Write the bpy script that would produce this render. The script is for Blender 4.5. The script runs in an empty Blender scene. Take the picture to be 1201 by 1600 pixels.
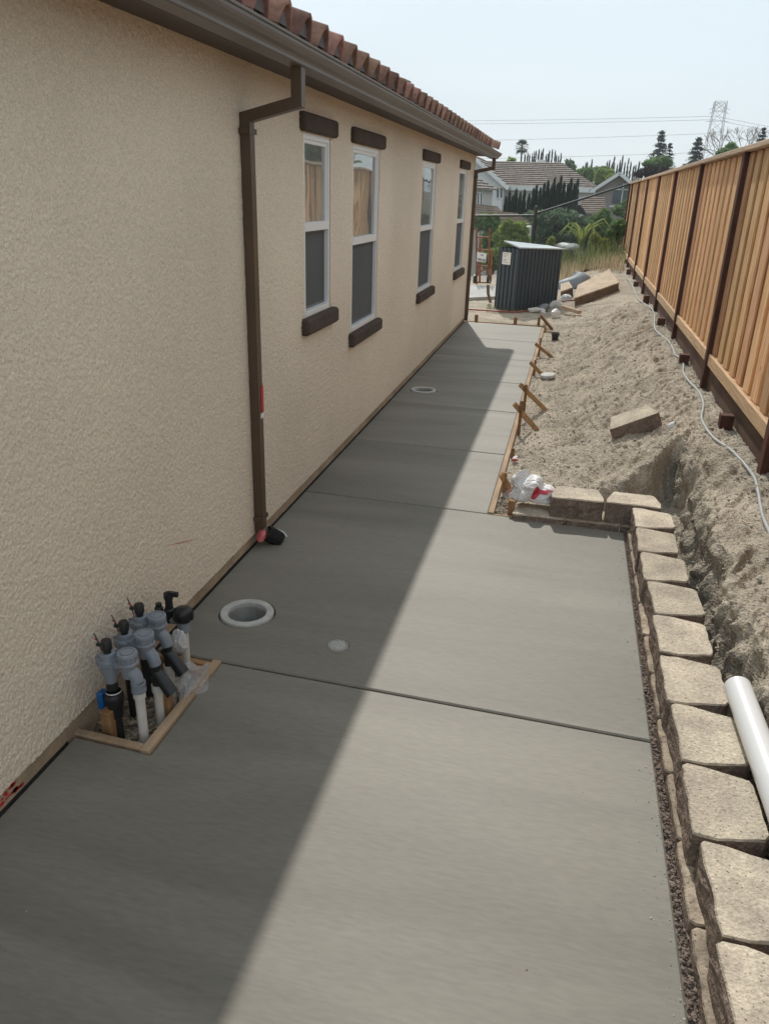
import bpy, bmesh, math, random
import numpy as np
from mathutils import Vector, Matrix
R_ = math.radians
random.seed(7); rng = np.random.default_rng(11)
S = bpy.context.scene
COL = S.collection

# ------------------------------------------------------------------ camera, sky, sun, exposure
CAM_R = np.array([[0.9731, 0.1148, -0.1998], [0.2286, -0.3672, 0.9016], [0.0301, -0.9230, -0.3836]])
_u, _s, _vt = np.linalg.svd(CAM_R); CAM_R = _u @ _vt
CAM_H, FPX = 1.75, 1203.0
cam = bpy.data.cameras.new('camera'); cam_o = bpy.data.objects.new('camera', cam); COL.objects.link(cam_o)
cam.sensor_fit = 'VERTICAL'; cam.sensor_height = 36.0; cam.lens = 36.0 * FPX / 1600.0
cam.clip_start = 0.05; cam.clip_end = 3000
_m = Matrix.Identity(4)
for i in range(3):
    _m[i][0] = CAM_R[i, 0]; _m[i][1] = -CAM_R[i, 1]; _m[i][2] = -CAM_R[i, 2]
_m[2][3] = CAM_H
cam_o.matrix_world = _m
S.camera = cam_o

SUN = Vector((-0.554, 2.25, 2.29)).normalized()
world = bpy.data.worlds.new('World'); S.world = world; world.use_nodes = True
nt = world.node_tree; nt.nodes.clear()
sky = nt.nodes.new('ShaderNodeTexSky'); sky.sky_type = 'NISHITA'; sky.sun_disc = False
sky.sun_elevation = math.asin(SUN.z); sky.sun_rotation = math.atan2(SUN.x, SUN.y)
sky.air_density = 1.0; sky.dust_density = 1.5; sky.ozone_density = 1.0; sky.altitude = 50
veil = nt.nodes.new('ShaderNodeMix'); veil.data_type = 'RGBA'      # thin high cloud: a pale veil over the blue
veil.inputs[0].default_value = 0.80
veil.inputs[7].default_value = (4.72, 5.38, 5.75, 1)
# very soft streaks in the veil
tc = nt.nodes.new('ShaderNodeTexCoord'); mp = nt.nodes.new('ShaderNodeMapping'); mp.inputs['Scale'].default_value = (1.2, 1.2, 5)
ns = nt.nodes.new('ShaderNodeTexNoise'); ns.inputs['Scale'].default_value = 1.6; ns.inputs['Detail'].default_value = 4
mr = nt.nodes.new('ShaderNodeMapRange'); mr.inputs[1].default_value = .3; mr.inputs[2].default_value = .7
mr.inputs[3].default_value = .82; mr.inputs[4].default_value = .95
nt.links.new(tc.outputs['Generated'], mp.inputs[0]); nt.links.new(mp.outputs[0], ns.inputs['Vector'])
nt.links.new(ns.outputs[0], mr.inputs[0]); nt.links.new(mr.outputs[0], veil.inputs[0])
bg = nt.nodes.new('ShaderNodeBackground'); bg.inputs[1].default_value = 0.11
out = nt.nodes.new('ShaderNodeOutputWorld')
nt.links.new(sky.outputs[0], veil.inputs[6]); nt.links.new(veil.outputs[2], bg.inputs[0]); nt.links.new(bg.outputs[0], out.inputs[0])

sun = bpy.data.lights.new('sun', 'SUN'); sun.energy = 2.15; sun.angle = R_(0.8); sun.color = (1, .95, .87)
sun_o = bpy.data.objects.new('sun', sun); COL.objects.link(sun_o); sun_o.location = (0, 10, 20)
sun_o.rotation_euler = SUN.to_track_quat('Z', 'Y').to_euler()
S.view_settings.view_transform = 'Standard'; S.view_settings.look = 'None'
S.view_settings.exposure = 0.56; S.view_settings.gamma = 1.0; S.view_settings.use_curve_mapping = False
S.render.engine = 'CYCLES'
S.cycles.max_bounces = 8; S.cycles.diffuse_bounces = 4; S.cycles.glossy_bounces = 4
S.cycles.transparent_max_bounces = 8; S.cycles.volume_bounces = 0
S.cycles.use_denoising = True

# ------------------------------------------------------------------ measuring helpers (photo ray -> place in the world)
def ray(px, py): return CAM_R @ np.array([px - 600.5, py - 800.0, FPX])
def gz(px, py, z=0.0):
    d = ray(px, py); return np.array([0, 0, CAM_H]) + d * ((z - CAM_H) / d[2])
def gx(px, py, x):
    d = ray(px, py); return np.array([0, 0, CAM_H]) + d * (x / d[0])
def gy(px, py, y):
    d = ray(px, py); return np.array([0, 0, CAM_H]) + d * (y / d[1])

# ------------------------------------------------------------------ noise (numpy)
def _h(xi, yi, s):
    h = (xi * 374761393 + yi * 668265263 + s * 1442695041) & 0xffffffff
    h = ((h ^ (h >> 13)) * 1274126177) & 0xffffffff
    return ((h ^ (h >> 16)) & 0xffff) / 65535.0
def vn(x, y, s=0):
    x = np.asarray(x, float); y = np.asarray(y, float)
    xi = np.floor(x).astype(np.int64); yi = np.floor(y).astype(np.int64)
    fx = x - xi; fy = y - yi; fx = fx * fx * (3 - 2 * fx); fy = fy * fy * (3 - 2 * fy)
    return (_h(xi, yi, s) * (1 - fx) + _h(xi + 1, yi, s) * fx) * (1 - fy) + (_h(xi, yi + 1, s) * (1 - fx) + _h(xi + 1, yi + 1, s) * fx) * fy
def fbm(x, y, s=0, o=4, g=.5):
    t = 0; a = 1; n = 0
    for k in range(o):
        t = t + a * vn(x * 2 ** k + 17.3 * k, y * 2 ** k - 9.1 * k, s + k); n += a; a *= g
    return t / n
def sstep(a, b, x):
    t = np.clip((x - a) / (b - a), 0, 1); return t * t * (3 - 2 * t)

# ------------------------------------------------------------------ materials
def pmat(name, col, rough=.8, var=.15, vs=4., bump=0., bs=60., bdist=.01, spec=.35, rnd=0., hue=0., metal=0., col2=None,
         stretch=(1, 1, 1), fine=.0, fs=120., speck=None, detail=5., distort=0., knots=None):
    m = bpy.data.materials.new(name); m.use_nodes = True
    n = m.node_tree.nodes; l = m.node_tree.links
    b = n['Principled BSDF']; b.inputs['Roughness'].default_value = rough; b.inputs['Metallic'].default_value = metal
    b.inputs['Specular IOR Level'].default_value = spec
    t = n.new('ShaderNodeTexCoord'); oi = n.new('ShaderNodeObjectInfo')
    mu = n.new('ShaderNodeMath'); mu.operation = 'MULTIPLY'; mu.inputs[1].default_value = 53.7
    l.new(oi.outputs['Random'], mu.inputs[0])
    ad = n.new('ShaderNodeVectorMath'); ad.operation = 'ADD'
    mp = n.new('ShaderNodeMapping'); mp.inputs['Scale'].default_value = stretch
    l.new(t.outputs['Object'], mp.inputs[0]); l.new(mp.outputs[0], ad.inputs[0]); l.new(mu.outputs[0], ad.inputs[1])
    vec = ad.outputs[0]
    nz = n.new('ShaderNodeTexNoise'); nz.inputs['Scale'].default_value = vs; nz.inputs['Detail'].default_value = detail
    nz.inputs['Distortion'].default_value = distort
    l.new(vec, nz.inputs['Vector'])
    r = n.new('ShaderNodeMapRange'); r.inputs[1].default_value = .32; r.inputs[2].default_value = .68
    l.new(nz.outputs[0], r.inputs[0])
    mx = n.new('ShaderNodeMix'); mx.data_type = 'RGBA'
    c1 = [c * (1 - var) for c in col]; c2 = col2 if col2 else [min(1, c * (1 + var)) for c in col]
    mx.inputs[6].default_value = (*c1, 1); mx.inputs[7].default_value = (*c2, 1)
    l.new(r.outputs[0], mx.inputs[0]); o = mx.outputs[2]
    if fine:
        f = n.new('ShaderNodeTexNoise'); f.inputs['Scale'].default_value = fs; f.inputs['Detail'].default_value = 3
        l.new(vec, f.inputs['Vector'])
        fr = n.new('ShaderNodeMapRange'); fr.inputs[1].default_value = .3; fr.inputs[2].default_value = .7
        fr.inputs[3].default_value = 1 - fine; fr.inputs[4].default_value = 1 + fine
        l.new(f.outputs[0], fr.inputs[0])
        vm = n.new('ShaderNodeVectorMath'); vm.operation = 'SCALE'; l.new(o, vm.inputs[0]); l.new(fr.outputs[0], vm.inputs['Scale']); o = vm.outputs[0]
    if speck:
        f = n.new('ShaderNodeTexVoronoi'); f.inputs['Scale'].default_value = speck[1]
        l.new(vec, f.inputs['Vector'])
        fr = n.new('ShaderNodeMapRange'); fr.inputs[1].default_value = speck[2] * .6; fr.inputs[2].default_value = speck[2]
        fr.inputs[3].default_value = 1; fr.inputs[4].default_value = 0
        l.new(f.outputs['Distance'], fr.inputs[0])
        m2 = n.new('ShaderNodeMix'); m2.data_type = 'RGBA'; m2.inputs[7].default_value = (*speck[0], 1)
        l.new(fr.outputs[0], m2.inputs[0]); l.new(o, m2.inputs[6]); o = m2.outputs[2]
    if knots:
        f = n.new('ShaderNodeTexVoronoi'); f.inputs['Scale'].default_value = knots[1]; f.inputs['Randomness'].default_value = 1
        k2 = n.new('ShaderNodeVectorMath'); k2.operation = 'ADD'; km = n.new('ShaderNodeMapping'); km.inputs['Scale'].default_value = (.4, 1, .6)
        l.new(t.outputs['Object'], km.inputs[0]); l.new(km.outputs[0], k2.inputs[0]); l.new(mu.outputs[0], k2.inputs[1]); l.new(k2.outputs[0], f.inputs['Vector'])
        fr = n.new('ShaderNodeMapRange'); fr.inputs[1].default_value = knots[2] * .5; fr.inputs[2].default_value = knots[2]; fr.inputs[3].default_value = .8; fr.inputs[4].default_value = 0
        l.new(f.outputs['Distance'], fr.inputs[0]); m2 = n.new('ShaderNodeMix'); m2.data_type = 'RGBA'; m2.inputs[7].default_value = (*knots[0], 1)
        l.new(fr.outputs[0], m2.inputs[0]); l.new(o, m2.inputs[6]); o = m2.outputs[2]
    if rnd or hue:
        hs = n.new('ShaderNodeHueSaturation')
        q = n.new('ShaderNodeMapRange'); q.inputs[3].default_value = 1 - rnd; q.inputs[4].default_value = 1 + rnd
        l.new(oi.outputs['Random'], q.inputs[0]); l.new(q.outputs[0], hs.inputs['Value'])
        if hue:
            w = n.new('ShaderNodeMath'); w.operation = 'MULTIPLY'; w.inputs[1].default_value = 7.31; l.new(oi.outputs['Random'], w.inputs[0])
            w2 = n.new('ShaderNodeMath'); w2.operation = 'FRACT'; l.new(w.outputs[0], w2.inputs[0])
            q2 = n.new('ShaderNodeMapRange'); q2.inputs[3].default_value = .5 - hue; q2.inputs[4].default_value = .5 + hue
            l.new(w2.outputs[0], q2.inputs[0]); l.new(q2.outputs[0], hs.inputs['Hue'])
        l.new(o, hs.inputs['Color']); o = hs.outputs[0]
    l.new(o, b.inputs['Base Color'])
    if bump:
        g = n.new('ShaderNodeTexNoise'); g.inputs['Scale'].default_value = bs; g.inputs['Detail'].default_value = 4
        l.new(vec, g.inputs['Vector'])
        bp = n.new('ShaderNodeBump'); bp.inputs['Strength'].default_value = bump; bp.inputs['Distance'].default_value = bdist
        l.new(g.outputs[0], bp.inputs['Height']); l.new(bp.outputs[0], b.inputs['Normal'])
    return m

M = {}
M['stucco'] = pmat('stucco', (.79, .69, .565), .95, .08, .8, .6, 170, .006, .15, fine=.19, fs=185)  # fine noise: grit tone that also mimics the shaded pits
M['foundation'] = pmat('foundation', (.40, .31, .22), .9, .2, 6, .5, 60, .004, .2, fine=.15)
M['soffit'] = pmat('soffit_paint', (.115, .095, .085), .7, .08, 3, .1, 60, .002, .3)
M['gutter'] = pmat('gutter_metal', (.155, .135, .12), .42, .08, 2.5, .05, 30, .002, .5)
M['downspout'] = pmat('downspout_metal', (.105, .066, .042), .45, .12, 5, .05, 30, .002, .5)
M['trim'] = pmat('foam_trim', (.092, .070, .058), .9, .16, 6, .9, 110, .006, .2, fine=.15, fs=120)
M['tile'] = pmat('clay_tile', (.30, .17, .125), .85, .35, 7, .4, 70, .004, .25, rnd=.25, hue=.015, fine=.2, fs=40)
M['tile_in'] = pmat('clay_tile_field', (.29, .17, .125), .85, .35, 5, .3, 60, .004, .25, fine=.2)
M['mortar'] = pmat('mortar', (.17, .15, .145), .95, .2, 20, .5, 60, .004, .1)
M['vinyl'] = pmat('white_vinyl', (.88, .88, .88), .35, .02, 3, 0, spec=.5)
M['screen'] = pmat('insect_screen', (.105, .112, .115), .75, .06, 3, .15, 400, .001, .3)
M['screen_frame'] = pmat('screen_frame', (.16, .17, .18), .5, .03, 3)
M['room'] = pmat('unlit_room_dark', (.035, .035, .035), .9, .1, 3)  # near-black: an unlit interior's darkness held in the colour
M['concrete'] = pmat('fresh_concrete', (.206, .193, .161), .60, .17, .9, .10, 45, .003, .45, stretch=(.5, 2.3, 1), fine=.08, fs=42, distort=1.2, speck=((.11, .10, .08), 13, .035))
M['joint'] = pmat('joint_dark', (.035, .032, .028), .95, .2, 20)
M['pale_concrete'] = pmat('old_concrete', (.42, .41, .39), .9, .08, 2, .2, 60, .003, fine=.05)
M['felt'] = pmat('black_felt', (.02, .018, .016), .95, .2, 20)
M['dirt'] = pmat('dirt', (.46, .402, .322), .97, .20, 3.5, 1., 85, .020, .1, fine=.25, fs=48, speck=((.42, .38, .31), 75, .2))
M['pebble'] = pmat('pebble', (.43, .385, .32), .95, .3, 10, .3, 80, .003, .2, fine=.2, fs=30)
M['gravel'] = pmat('gravel', (.28, .235, .18), .9, .4, 30, .4, 80, .004, .25, fine=.3, fs=60)
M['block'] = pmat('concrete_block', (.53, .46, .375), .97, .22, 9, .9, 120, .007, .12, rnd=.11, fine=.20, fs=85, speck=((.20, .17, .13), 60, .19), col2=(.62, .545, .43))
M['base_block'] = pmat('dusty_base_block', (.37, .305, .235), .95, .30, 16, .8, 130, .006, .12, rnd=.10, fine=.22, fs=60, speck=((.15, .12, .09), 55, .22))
M['block_face'] = pmat('shaded_split_face', (.23, .18, .15), .97, .28, 22, 1.0, 90, .010, .1, fine=.25, fs=90)  # dark block sides; shade of front and gaps is in this colour
M['cedar'] = pmat('cedar_board', (.66, .35, .155), .8, .16, 5, .3, 40, .002, .2, rnd=.28, hue=.009, knots=((.20, .10, .05), 6, .075), stretch=(14, 14, .7), fine=.14, fs=30, col2=(.80, .525, .30))
M['cedar_rail'] = pmat('cedar_rail', (.60, .41, .25), .8, .2, 5, .3, 40, .002, .2, rnd=.12, stretch=(14, .7, 14), fine=.1, fs=30)
M['cap'] = pmat('cap_board', (.50, .37, .26), .85, .18, 5, .3, 40, .002, .2, rnd=.10, stretch=(14, .7, 14), fine=.1)
M['treated'] = pmat('treated_lumber', (.10, .042, .028), .8, .3, 5, .3, 50, .002, .25, rnd=.15, stretch=(5, 5, 1), fine=.1)
M['kick'] = pmat('kick_board', (.135, .085, .062), .9, .22, 4, .3, 50, .002, .2, rnd=.12, stretch=(5, .6, 5), fine=.1)
M['pine'] = pmat('form_lumber', (.40, .285, .19), .85, .2, 5, .3, 50, .002, .2, rnd=.1, stretch=(6, .8, 6), fine=.15)
M['stake'] = pmat('stake_lumber', (.30, .17, .085), .85, .25, 6, .3, 50, .002, .2, rnd=.25, stretch=(4, 4, 4), fine=.15)
M['kicker'] = pmat('kicker_lumber', (.40, .245, .125), .85, .2, 6, .3, 50, .002, .2, rnd=.15, stretch=(4, 4, 4), fine=.15)
M['pvc'] = pmat('white_pvc', (.74, .75, .76), .3, .03, 3, spec=.5)
M['pvc_used'] = pmat('used_pvc', (.66, .64, .60), .4, .08, 12, spec=.5)
M['pvc_grey'] = pmat('grey_valve_plastic', (.235, .262, .305), .38, .12, 14, .08, 60, .002, .5)
M['black_plastic'] = pmat('black_plastic', (.017, .018, .02), .42, .15, 10, .05, 60, .002, .5)
M['blue_plastic'] = pmat('blue_plastic', (.012, .11, .33), .4, .1, 8, spec=.5)
M['red'] = pmat('red_tape', (.50, .025, .03), .5, .15, 12, spec=.4)
M['pink'] = pmat('pink_tape', (.62, .16, .17), .5, .25, 12, spec=.4)
M['ring'] = pmat('ring_plaster', (.50, .50, .475), .75, .12, 16, .3, 80, .003, fine=.1)
M['ring_in'] = pmat('ring_inside', (.30, .305, .29), .8, .25, 12, .3, 80, .003)
M['steel'] = pmat('steel_grate', (.74, .74, .72), .4, .1, 20, metal=.15, spec=.5)
M['shed'] = pmat('shed_metal', (.052, .070, .088), .45, .08, 3, spec=.45)
M['shed_roof'] = pmat('shed_roof', (.42, .46, .48), .4, .06, 3, spec=.5)
M['paper'] = pmat('paper', (.78, .78, .77), .8, .02, 3)
M['ink'] = pmat('ink', (.03, .03, .05), .8, .1, 3)
M['rust'] = pmat('orange_steel', (.24, .095, .05), .65, .35, 9, spec=.4, fine=.2)
M['plywood'] = pmat('plywood', (.42, .325, .23), .85, .18, 3, .2, 50, .002, stretch=(3, 1, 3), fine=.1)
M['plyedge'] = pmat('weathered_wood', (.17, .12, .085), .9, .25, 6, .3, 50, .002, stretch=(1, 1, 6))
M['tub'] = pmat('grey_tub', (.20, .22, .24), .45, .08, 5, spec=.5)
M['cable'] = pmat('grey_cable', (.36, .37, .36), .5, .1, 15, spec=.45)
M['red_hose'] = pmat('red_hose', (.26, .075, .055), .5, .15, 10, spec=.4)
M['black_metal'] = pmat('black_metal', (.015, .018, .02), .4, .1, 5, spec=.5)
M['mesh_wire'] = pmat('mesh_wire', (.10, .11, .115), .5, .1, 5, spec=.5)
M['bark'] = pmat('bark', (.10, .075, .055), .95, .3, 6, .6, 20, .02)
M['terrain'] = pmat('terrain', (.16, .15, .085), .97, .3, .12, .3, 3, .1, .1, fine=.2, fs=1.5, col2=(.10, .12, .05))
def leafmat(name, c, rnd=.35):
    m = bpy.data.materials.new(name); m.use_nodes = True; n = m.node_tree.nodes; l = m.node_tree.links
    b = n['Principled BSDF']; b.inputs['Roughness'].default_value = .6; b.inputs['Specular IOR Level'].default_value = .25
    g = n.new('ShaderNodeNewGeometry'); hs = n.new('ShaderNodeHueSaturation'); hs.inputs['Color'].default_value = (*c, 1)
    a = n.new('ShaderNodeMapRange'); a.inputs[3].default_value = 1 - rnd; a.inputs[4].default_value = 1 + rnd
    l.new(g.outputs['Random Per Island'], a.inputs[0]); l.new(a.outputs[0], hs.inputs['Value'])
    w = n.new('ShaderNodeMath'); w.operation = 'MULTIPLY'; w.inputs[1].default_value = 9.7; l.new(g.outputs['Random Per Island'], w.inputs[0])
    f = n.new('ShaderNodeMath'); f.operation = 'FRACT'; l.new(w.outputs[0], f.inputs[0])
    q = n.new('ShaderNodeMapRange'); q.inputs[3].default_value = .475; q.inputs[4].default_value = .525; l.new(f.outputs[0], q.inputs[0]); l.new(q.outputs[0], hs.inputs['Hue'])
    l.new(hs.outputs[0], b.inputs['Base Color'])
    tr = n.new('ShaderNodeBsdfTranslucent'); l.new(hs.outputs[0], tr.inputs[0])
    mx = n.new('ShaderNodeMixShader'); mx.inputs[0].default_value = .45
    l.new(b.outputs[0], mx.inputs[1]); l.new(tr.outputs[0], mx.inputs[2]); l.new(mx.outputs[0], n['Material Output'].inputs[0])
    return m
M['leaf_bright'] = leafmat('leaf_bright', (.26, .34, .085))
M['leaf_mid'] = leafmat('leaf_mid', (.16, .25, .085))
M['leaf_blue'] = leafmat('leaf_blue', (.14, .205, .12))
M['leaf_dark'] = leafmat('leaf_dark', (.042, .066, .045))
M['leaf_plum'] = leafmat('leaf_plum', (.030, .014, .022))
M['leaf_yellow'] = leafmat('leaf_yellow', (.30, .34, .08))
M['straw'] = leafmat('straw', (.42, .345, .225), .3)
M['weed'] = leafmat('weed', (.19, .23, .095), .4)
M['twig'] = pmat('twig', (.28, .22, .19), .9, .2, 6)
def glassmat():
    m = bpy.data.materials.new('window_glass'); m.use_nodes = True; n = m.node_tree.nodes; l = m.node_tree.links; n.remove(n['Principled BSDF'])
    gl = n.new('ShaderNodeBsdfGlossy'); gl.inputs['Roughness'].default_value = .012; gl.inputs['Color'].default_value = (.95, 1.0, 1.0, 1)
    tr = n.new('ShaderNodeBsdfTransparent'); tr.inputs[0].default_value = (.75, .82, .79, 1)
    fr = n.new('ShaderNodeFresnel'); fr.inputs[0].default_value = 7.0
    t = n.new('ShaderNodeTexCoord'); nz = n.new('ShaderNodeTexNoise'); nz.inputs['Scale'].default_value = 2.2; nz.inputs['Detail'].default_value = 1
    l.new(t.outputs['Object'], nz.inputs['Vector'])
    bp = n.new('ShaderNodeBump'); bp.inputs['Strength'].default_value = .12; bp.inputs['Distance'].default_value = .02; l.new(nz.outputs[0], bp.inputs['Height'])
    l.new(bp.outputs[0], gl.inputs['Normal'])
    mx = n.new('ShaderNodeMixShader'); l.new(fr.outputs[0], mx.inputs[0]); l.new(tr.outputs[0], mx.inputs[1]); l.new(gl.outputs[0], mx.inputs[2])
    du = n.new('ShaderNodeBsdfDiffuse'); du.inputs[0].default_value = (.78, .79, .77, 1); m3 = n.new('ShaderNodeMixShader'); m3.inputs[0].default_value = .20
    l.new(mx.outputs[0], m3.inputs[1]); l.new(du.outputs[0], m3.inputs[2])                 # white diffuse mixed in: pale haze painted over the reflections
    l.new(m3.outputs[0], n['Material Output'].inputs[0]); return m
M['glass'] = glassmat()
M['far_glass'] = pmat('far_glass', (.06, .08, .09), .12, .1, 2, spec=.6)
def bagmat(name, alpha, red):
    m = bpy.data.materials.new(name); m.use_nodes = True; n = m.node_tree.nodes; l = m.node_tree.links; b = n['Principled BSDF']
    b.inputs['Base Color'].default_value = (.80, .80, .80, 1); b.inputs['Roughness'].default_value = .3
    t = n.new('ShaderNodeTexCoord')
    w = n.new('ShaderNodeTexNoise'); w.inputs['Scale'].default_value = 28; w.inputs['Detail'].default_value = 5; w.inputs['Distortion'].default_value = 1.5
    l.new(t.outputs['Object'], w.inputs['Vector']); bp = n.new('ShaderNodeBump'); bp.inputs['Strength'].default_value = .8; bp.inputs['Distance'].default_value = .012
    l.new(w.outputs[0], bp.inputs['Height']); l.new(bp.outputs[0], b.inputs['Normal'])
    if red:
        z = n.new('ShaderNodeTexNoise'); z.inputs['Scale'].default_value = 9; z.inputs['Detail'].default_value = 1; l.new(t.outputs['Object'], z.inputs['Vector'])
        r = n.new('ShaderNodeMapRange'); r.inputs[1].default_value = .60; r.inputs[2].default_value = .63; l.new(z.outputs[0], r.inputs[0])
        mx = n.new('ShaderNodeMix'); mx.data_type = 'RGBA'; mx.inputs[6].default_value = (.80, .79, .79, 1); mx.inputs[7].default_value = (.62, .05, .08, 1)
        l.new(r.outputs[0], mx.inputs[0]); l.new(mx.outputs[2], b.inputs['Base Color'])
    if alpha < 1: b.inputs['Alpha'].default_value = alpha
    return m
M['bag'] = bagmat('printed_bag', 1, True); M['film'] = bagmat('clear_film', .30, False); M['film2'] = bagmat('dusty_film', .8, False)

# ------------------------------------------------------------------ object helpers
def tag(o, label=None, cat=None, group=None, kind=None):
    if label: o['label'] = label
    if cat: o['category'] = cat
    if group: o['group'] = group
    if kind: o['kind'] = kind
    return o
def thing(name, label, cat, loc=(0, 0, 0), group=None):
    o = bpy.data.objects.new(name, None); COL.objects.link(o); o.location = [float(c) for c in loc]; o.empty_display_size = .1
    return tag(o, label, cat, group)
def wloc(o):
    v = Vector((0, 0, 0))
    while o is not None: v += o.location; o = o.parent
    return v
def link(name, me, parent=None, loc=(0, 0, 0)):
    o = bpy.data.objects.new(name, me); COL.objects.link(o); o.location = loc
    if parent is not None: o.parent = parent
    return o
class MB:
    def __init__(s): s.v = []; s.f = []; s.mi = []; s.sm = []
    def add(s, vs, fs, mi=0, smooth=False):
        n = len(s.v); s.v += [tuple(map(float, p)) for p in vs]
        for f in fs: s.f.append([n + i for i in f]); s.mi.append(mi); s.sm.append(smooth)
        return s
    def box(s, lo, hi, mi=0, mat=None):
        x0, y0, z0 = lo; x1, y1, z1 = hi
        vs = [(x0, y0, z0), (x1, y0, z0), (x1, y1, z0), (x0, y1, z0), (x0, y0, z1), (x1, y0, z1), (x1, y1, z1), (x0, y1, z1)]
        if mat is not None: vs = [mat @ Vector(p) for p in vs]
        return s.add(vs, [(0, 3, 2, 1), (4, 5, 6, 7), (0, 1, 5, 4), (1, 2, 6, 5), (2, 3, 7, 6), (3, 0, 4, 7)], mi)
    def cbox(s, lo, hi, c=.004, mi=0, mat=None, top_mi=None):
        """box with chamfered edges (44 triangles)"""
        lo = Vector(lo); hi = Vector(hi); vs = []; idx = {}
        for a in (0, 1):
            for b in (0, 1):
                for d in (0, 1):
                    P = [(hi if k else lo)[i] for i, k in enumerate((a, b, d))]
                    for ax in range(3):
                        q = list(P)
                        for j in range(3):
                            if j != ax: q[j] += -c if (a, b, d)[j] else c
                        idx[(a, b, d, ax)] = len(vs); vs.append(Vector(q))
        if mat is not None: vs = [mat @ p for p in vs]
        fs = []; ms = []
        def sgn(k): return k
        for ax in range(3):
            u, w = (ax + 1) % 3, (ax + 2) % 3
            for k in (0, 1):
                q = []
                for (p, r) in ((0, 0), (1, 0), (1, 1), (0, 1)):
                    t = [0, 0, 0]; t[ax] = k; t[u] = p; t[w] = r; q.append(idx[(*t, ax)])
                fs.append(q if k else q[::-1]); ms.append(top_mi if (top_mi is not None and ax == 2 and k) else mi)
        for ax in range(3):
            u, w = (ax + 1) % 3, (ax + 2) % 3
            for p in (0, 1):
                for r in (0, 1):
                    t0 = [0, 0, 0]; t1 = [0, 0, 0]; t0[u] = t1[u] = p; t0[w] = t1[w] = r; t1[ax] = 1
                    q = [idx[(*t0, u)], idx[(*t1, u)], idx[(*t1, w)], idx[(*t0, w)]]
                    fs.append(q if (p ^ r) else q[::-1]); ms.append(mi)
        for a in (0, 1):
            for b in (0, 1):
                for d in (0, 1):
                    q = [idx[(a, b, d, 0)], idx[(a, b, d, 1)], idx[(a, b, d, 2)]]
                    fs.append(q if (a ^ b ^ d) else q[::-1]); ms.append(mi)
        n = len(s.v); s.v += [tuple(p) for p in vs]
        for f, m_ in zip(fs, ms): s.f.append([n + i for i in f]); s.mi.append(m_); s.sm.append(False)
        return s
    def prism(s, poly, z0, z1, mi=0, top_mi=None):
        """poly: ccw list of (x, y)"""
        n = len(poly); vs = [(x, y, z0) for x, y in poly] + [(x, y, z1) for x, y in poly]
        s.add(vs, [tuple(range(n))[::-1]], mi); b = len(s.v) - 2 * n
        s.f.append([b + n + i for i in range(n)]); s.mi.append(mi if top_mi is None else top_mi); s.sm.append(False)
        for i in range(n):
            j = (i + 1) % n; s.f.append([b + i, b + j, b + n + j, b + n + i]); s.mi.append(mi); s.sm.append(False)
        return s
    def tube(s, pts, r, n=8, cap=True, mi=0, smooth=True):
        pts = [Vector([float(c) for c in p]) for p in pts]; k = len(pts); rs = r if hasattr(r, '__len__') else [r] * k
        T = []
        for i in range(k):
            a = pts[max(0, i - 1)]; b = pts[min(k - 1, i + 1)]; T.append((b - a).normalized())
        up = Vector((0, 0, 1)) if abs(T[0].z) < .9 else Vector((1, 0, 0))
        u = T[0].cross(up).normalized(); vs = []
        for i in range(k):
            u = (u - T[i] * u.dot(T[i])).normalized(); w = T[i].cross(u)
            for j in range(n):
                a = 2 * math.pi * j / n; vs.append(pts[i] + (u * math.cos(a) + w * math.sin(a)) * rs[i])
        fs = []
        for i in range(k - 1):
            for j in range(n): fs.append((i * n + j, i * n + (j + 1) % n, (i + 1) * n + (j + 1) % n, (i + 1) * n + j))
        s.add(vs, fs, mi, smooth)
        if cap:
            b = len(s.v) - len(vs)
            s.f.append([b + j for j in range(n)][::-1]); s.f.append([b + (k - 1) * n + j for j in range(n)]); s.mi += [mi, mi]; s.sm += [False, False]
        return s
    def rtube(s, pts, wx, wy, side, mi=0):
        """rectangular tube along pts; side = unit vector of the fixed width direction"""
        pts = [Vector(p) for p in pts]; side = Vector(side); k = len(pts); vs = []
        for i in range(k):
            if i == 0: t = (pts[1] - pts[0]).normalized(); sc = 1
            elif i == k - 1: t = (pts[-1] - pts[-2]).normalized(); sc = 1
            else:
                a = (pts[i] - pts[i - 1]).normalized(); b = (pts[i + 1] - pts[i]).normalized(); t = (a + b).normalized(); sc = 1 / max(.4, t.dot(a))
            nrm = t.cross(side).normalized()
            for p, q in ((-1, -1), (1, -1), (1, 1), (-1, 1)): vs.append(pts[i] + side * (p * wx / 2) + nrm * (q * wy / 2 * sc))
        fs = [(3, 2, 1, 0)]
        for i in range(k - 1):
            for j in range(4): fs.append((i * 4 + j, i * 4 + (j + 1) % 4, (i + 1) * 4 + (j + 1) % 4, (i + 1) * 4 + j))
        fs.append(tuple((k - 1) * 4 + j for j in range(4)))
        return s.add(vs, fs, mi)
    def lathe(s, prof, c, n=20, axis=(0, 0, 1), mi=0, smooth=True, close=False):
        q = Vector((0, 0, 1)).rotation_difference(Vector(axis).normalized()).to_matrix(); c = Vector(c); vs = []; k = len(prof)
        for r, z in prof:
            for j in range(n):
                a = 2 * math.pi * j / n; vs.append(c + q @ Vector((r * math.cos(a), r * math.sin(a), z)))
        fs = []
        for i in range(k if close else k - 1):
            i2 = (i + 1) % k
            for j in range(n): fs.append((i * n + j, i * n + (j + 1) % n, i2 * n + (j + 1) % n, i2 * n + j))
        return s.add(vs, fs, mi, smooth)
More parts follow.
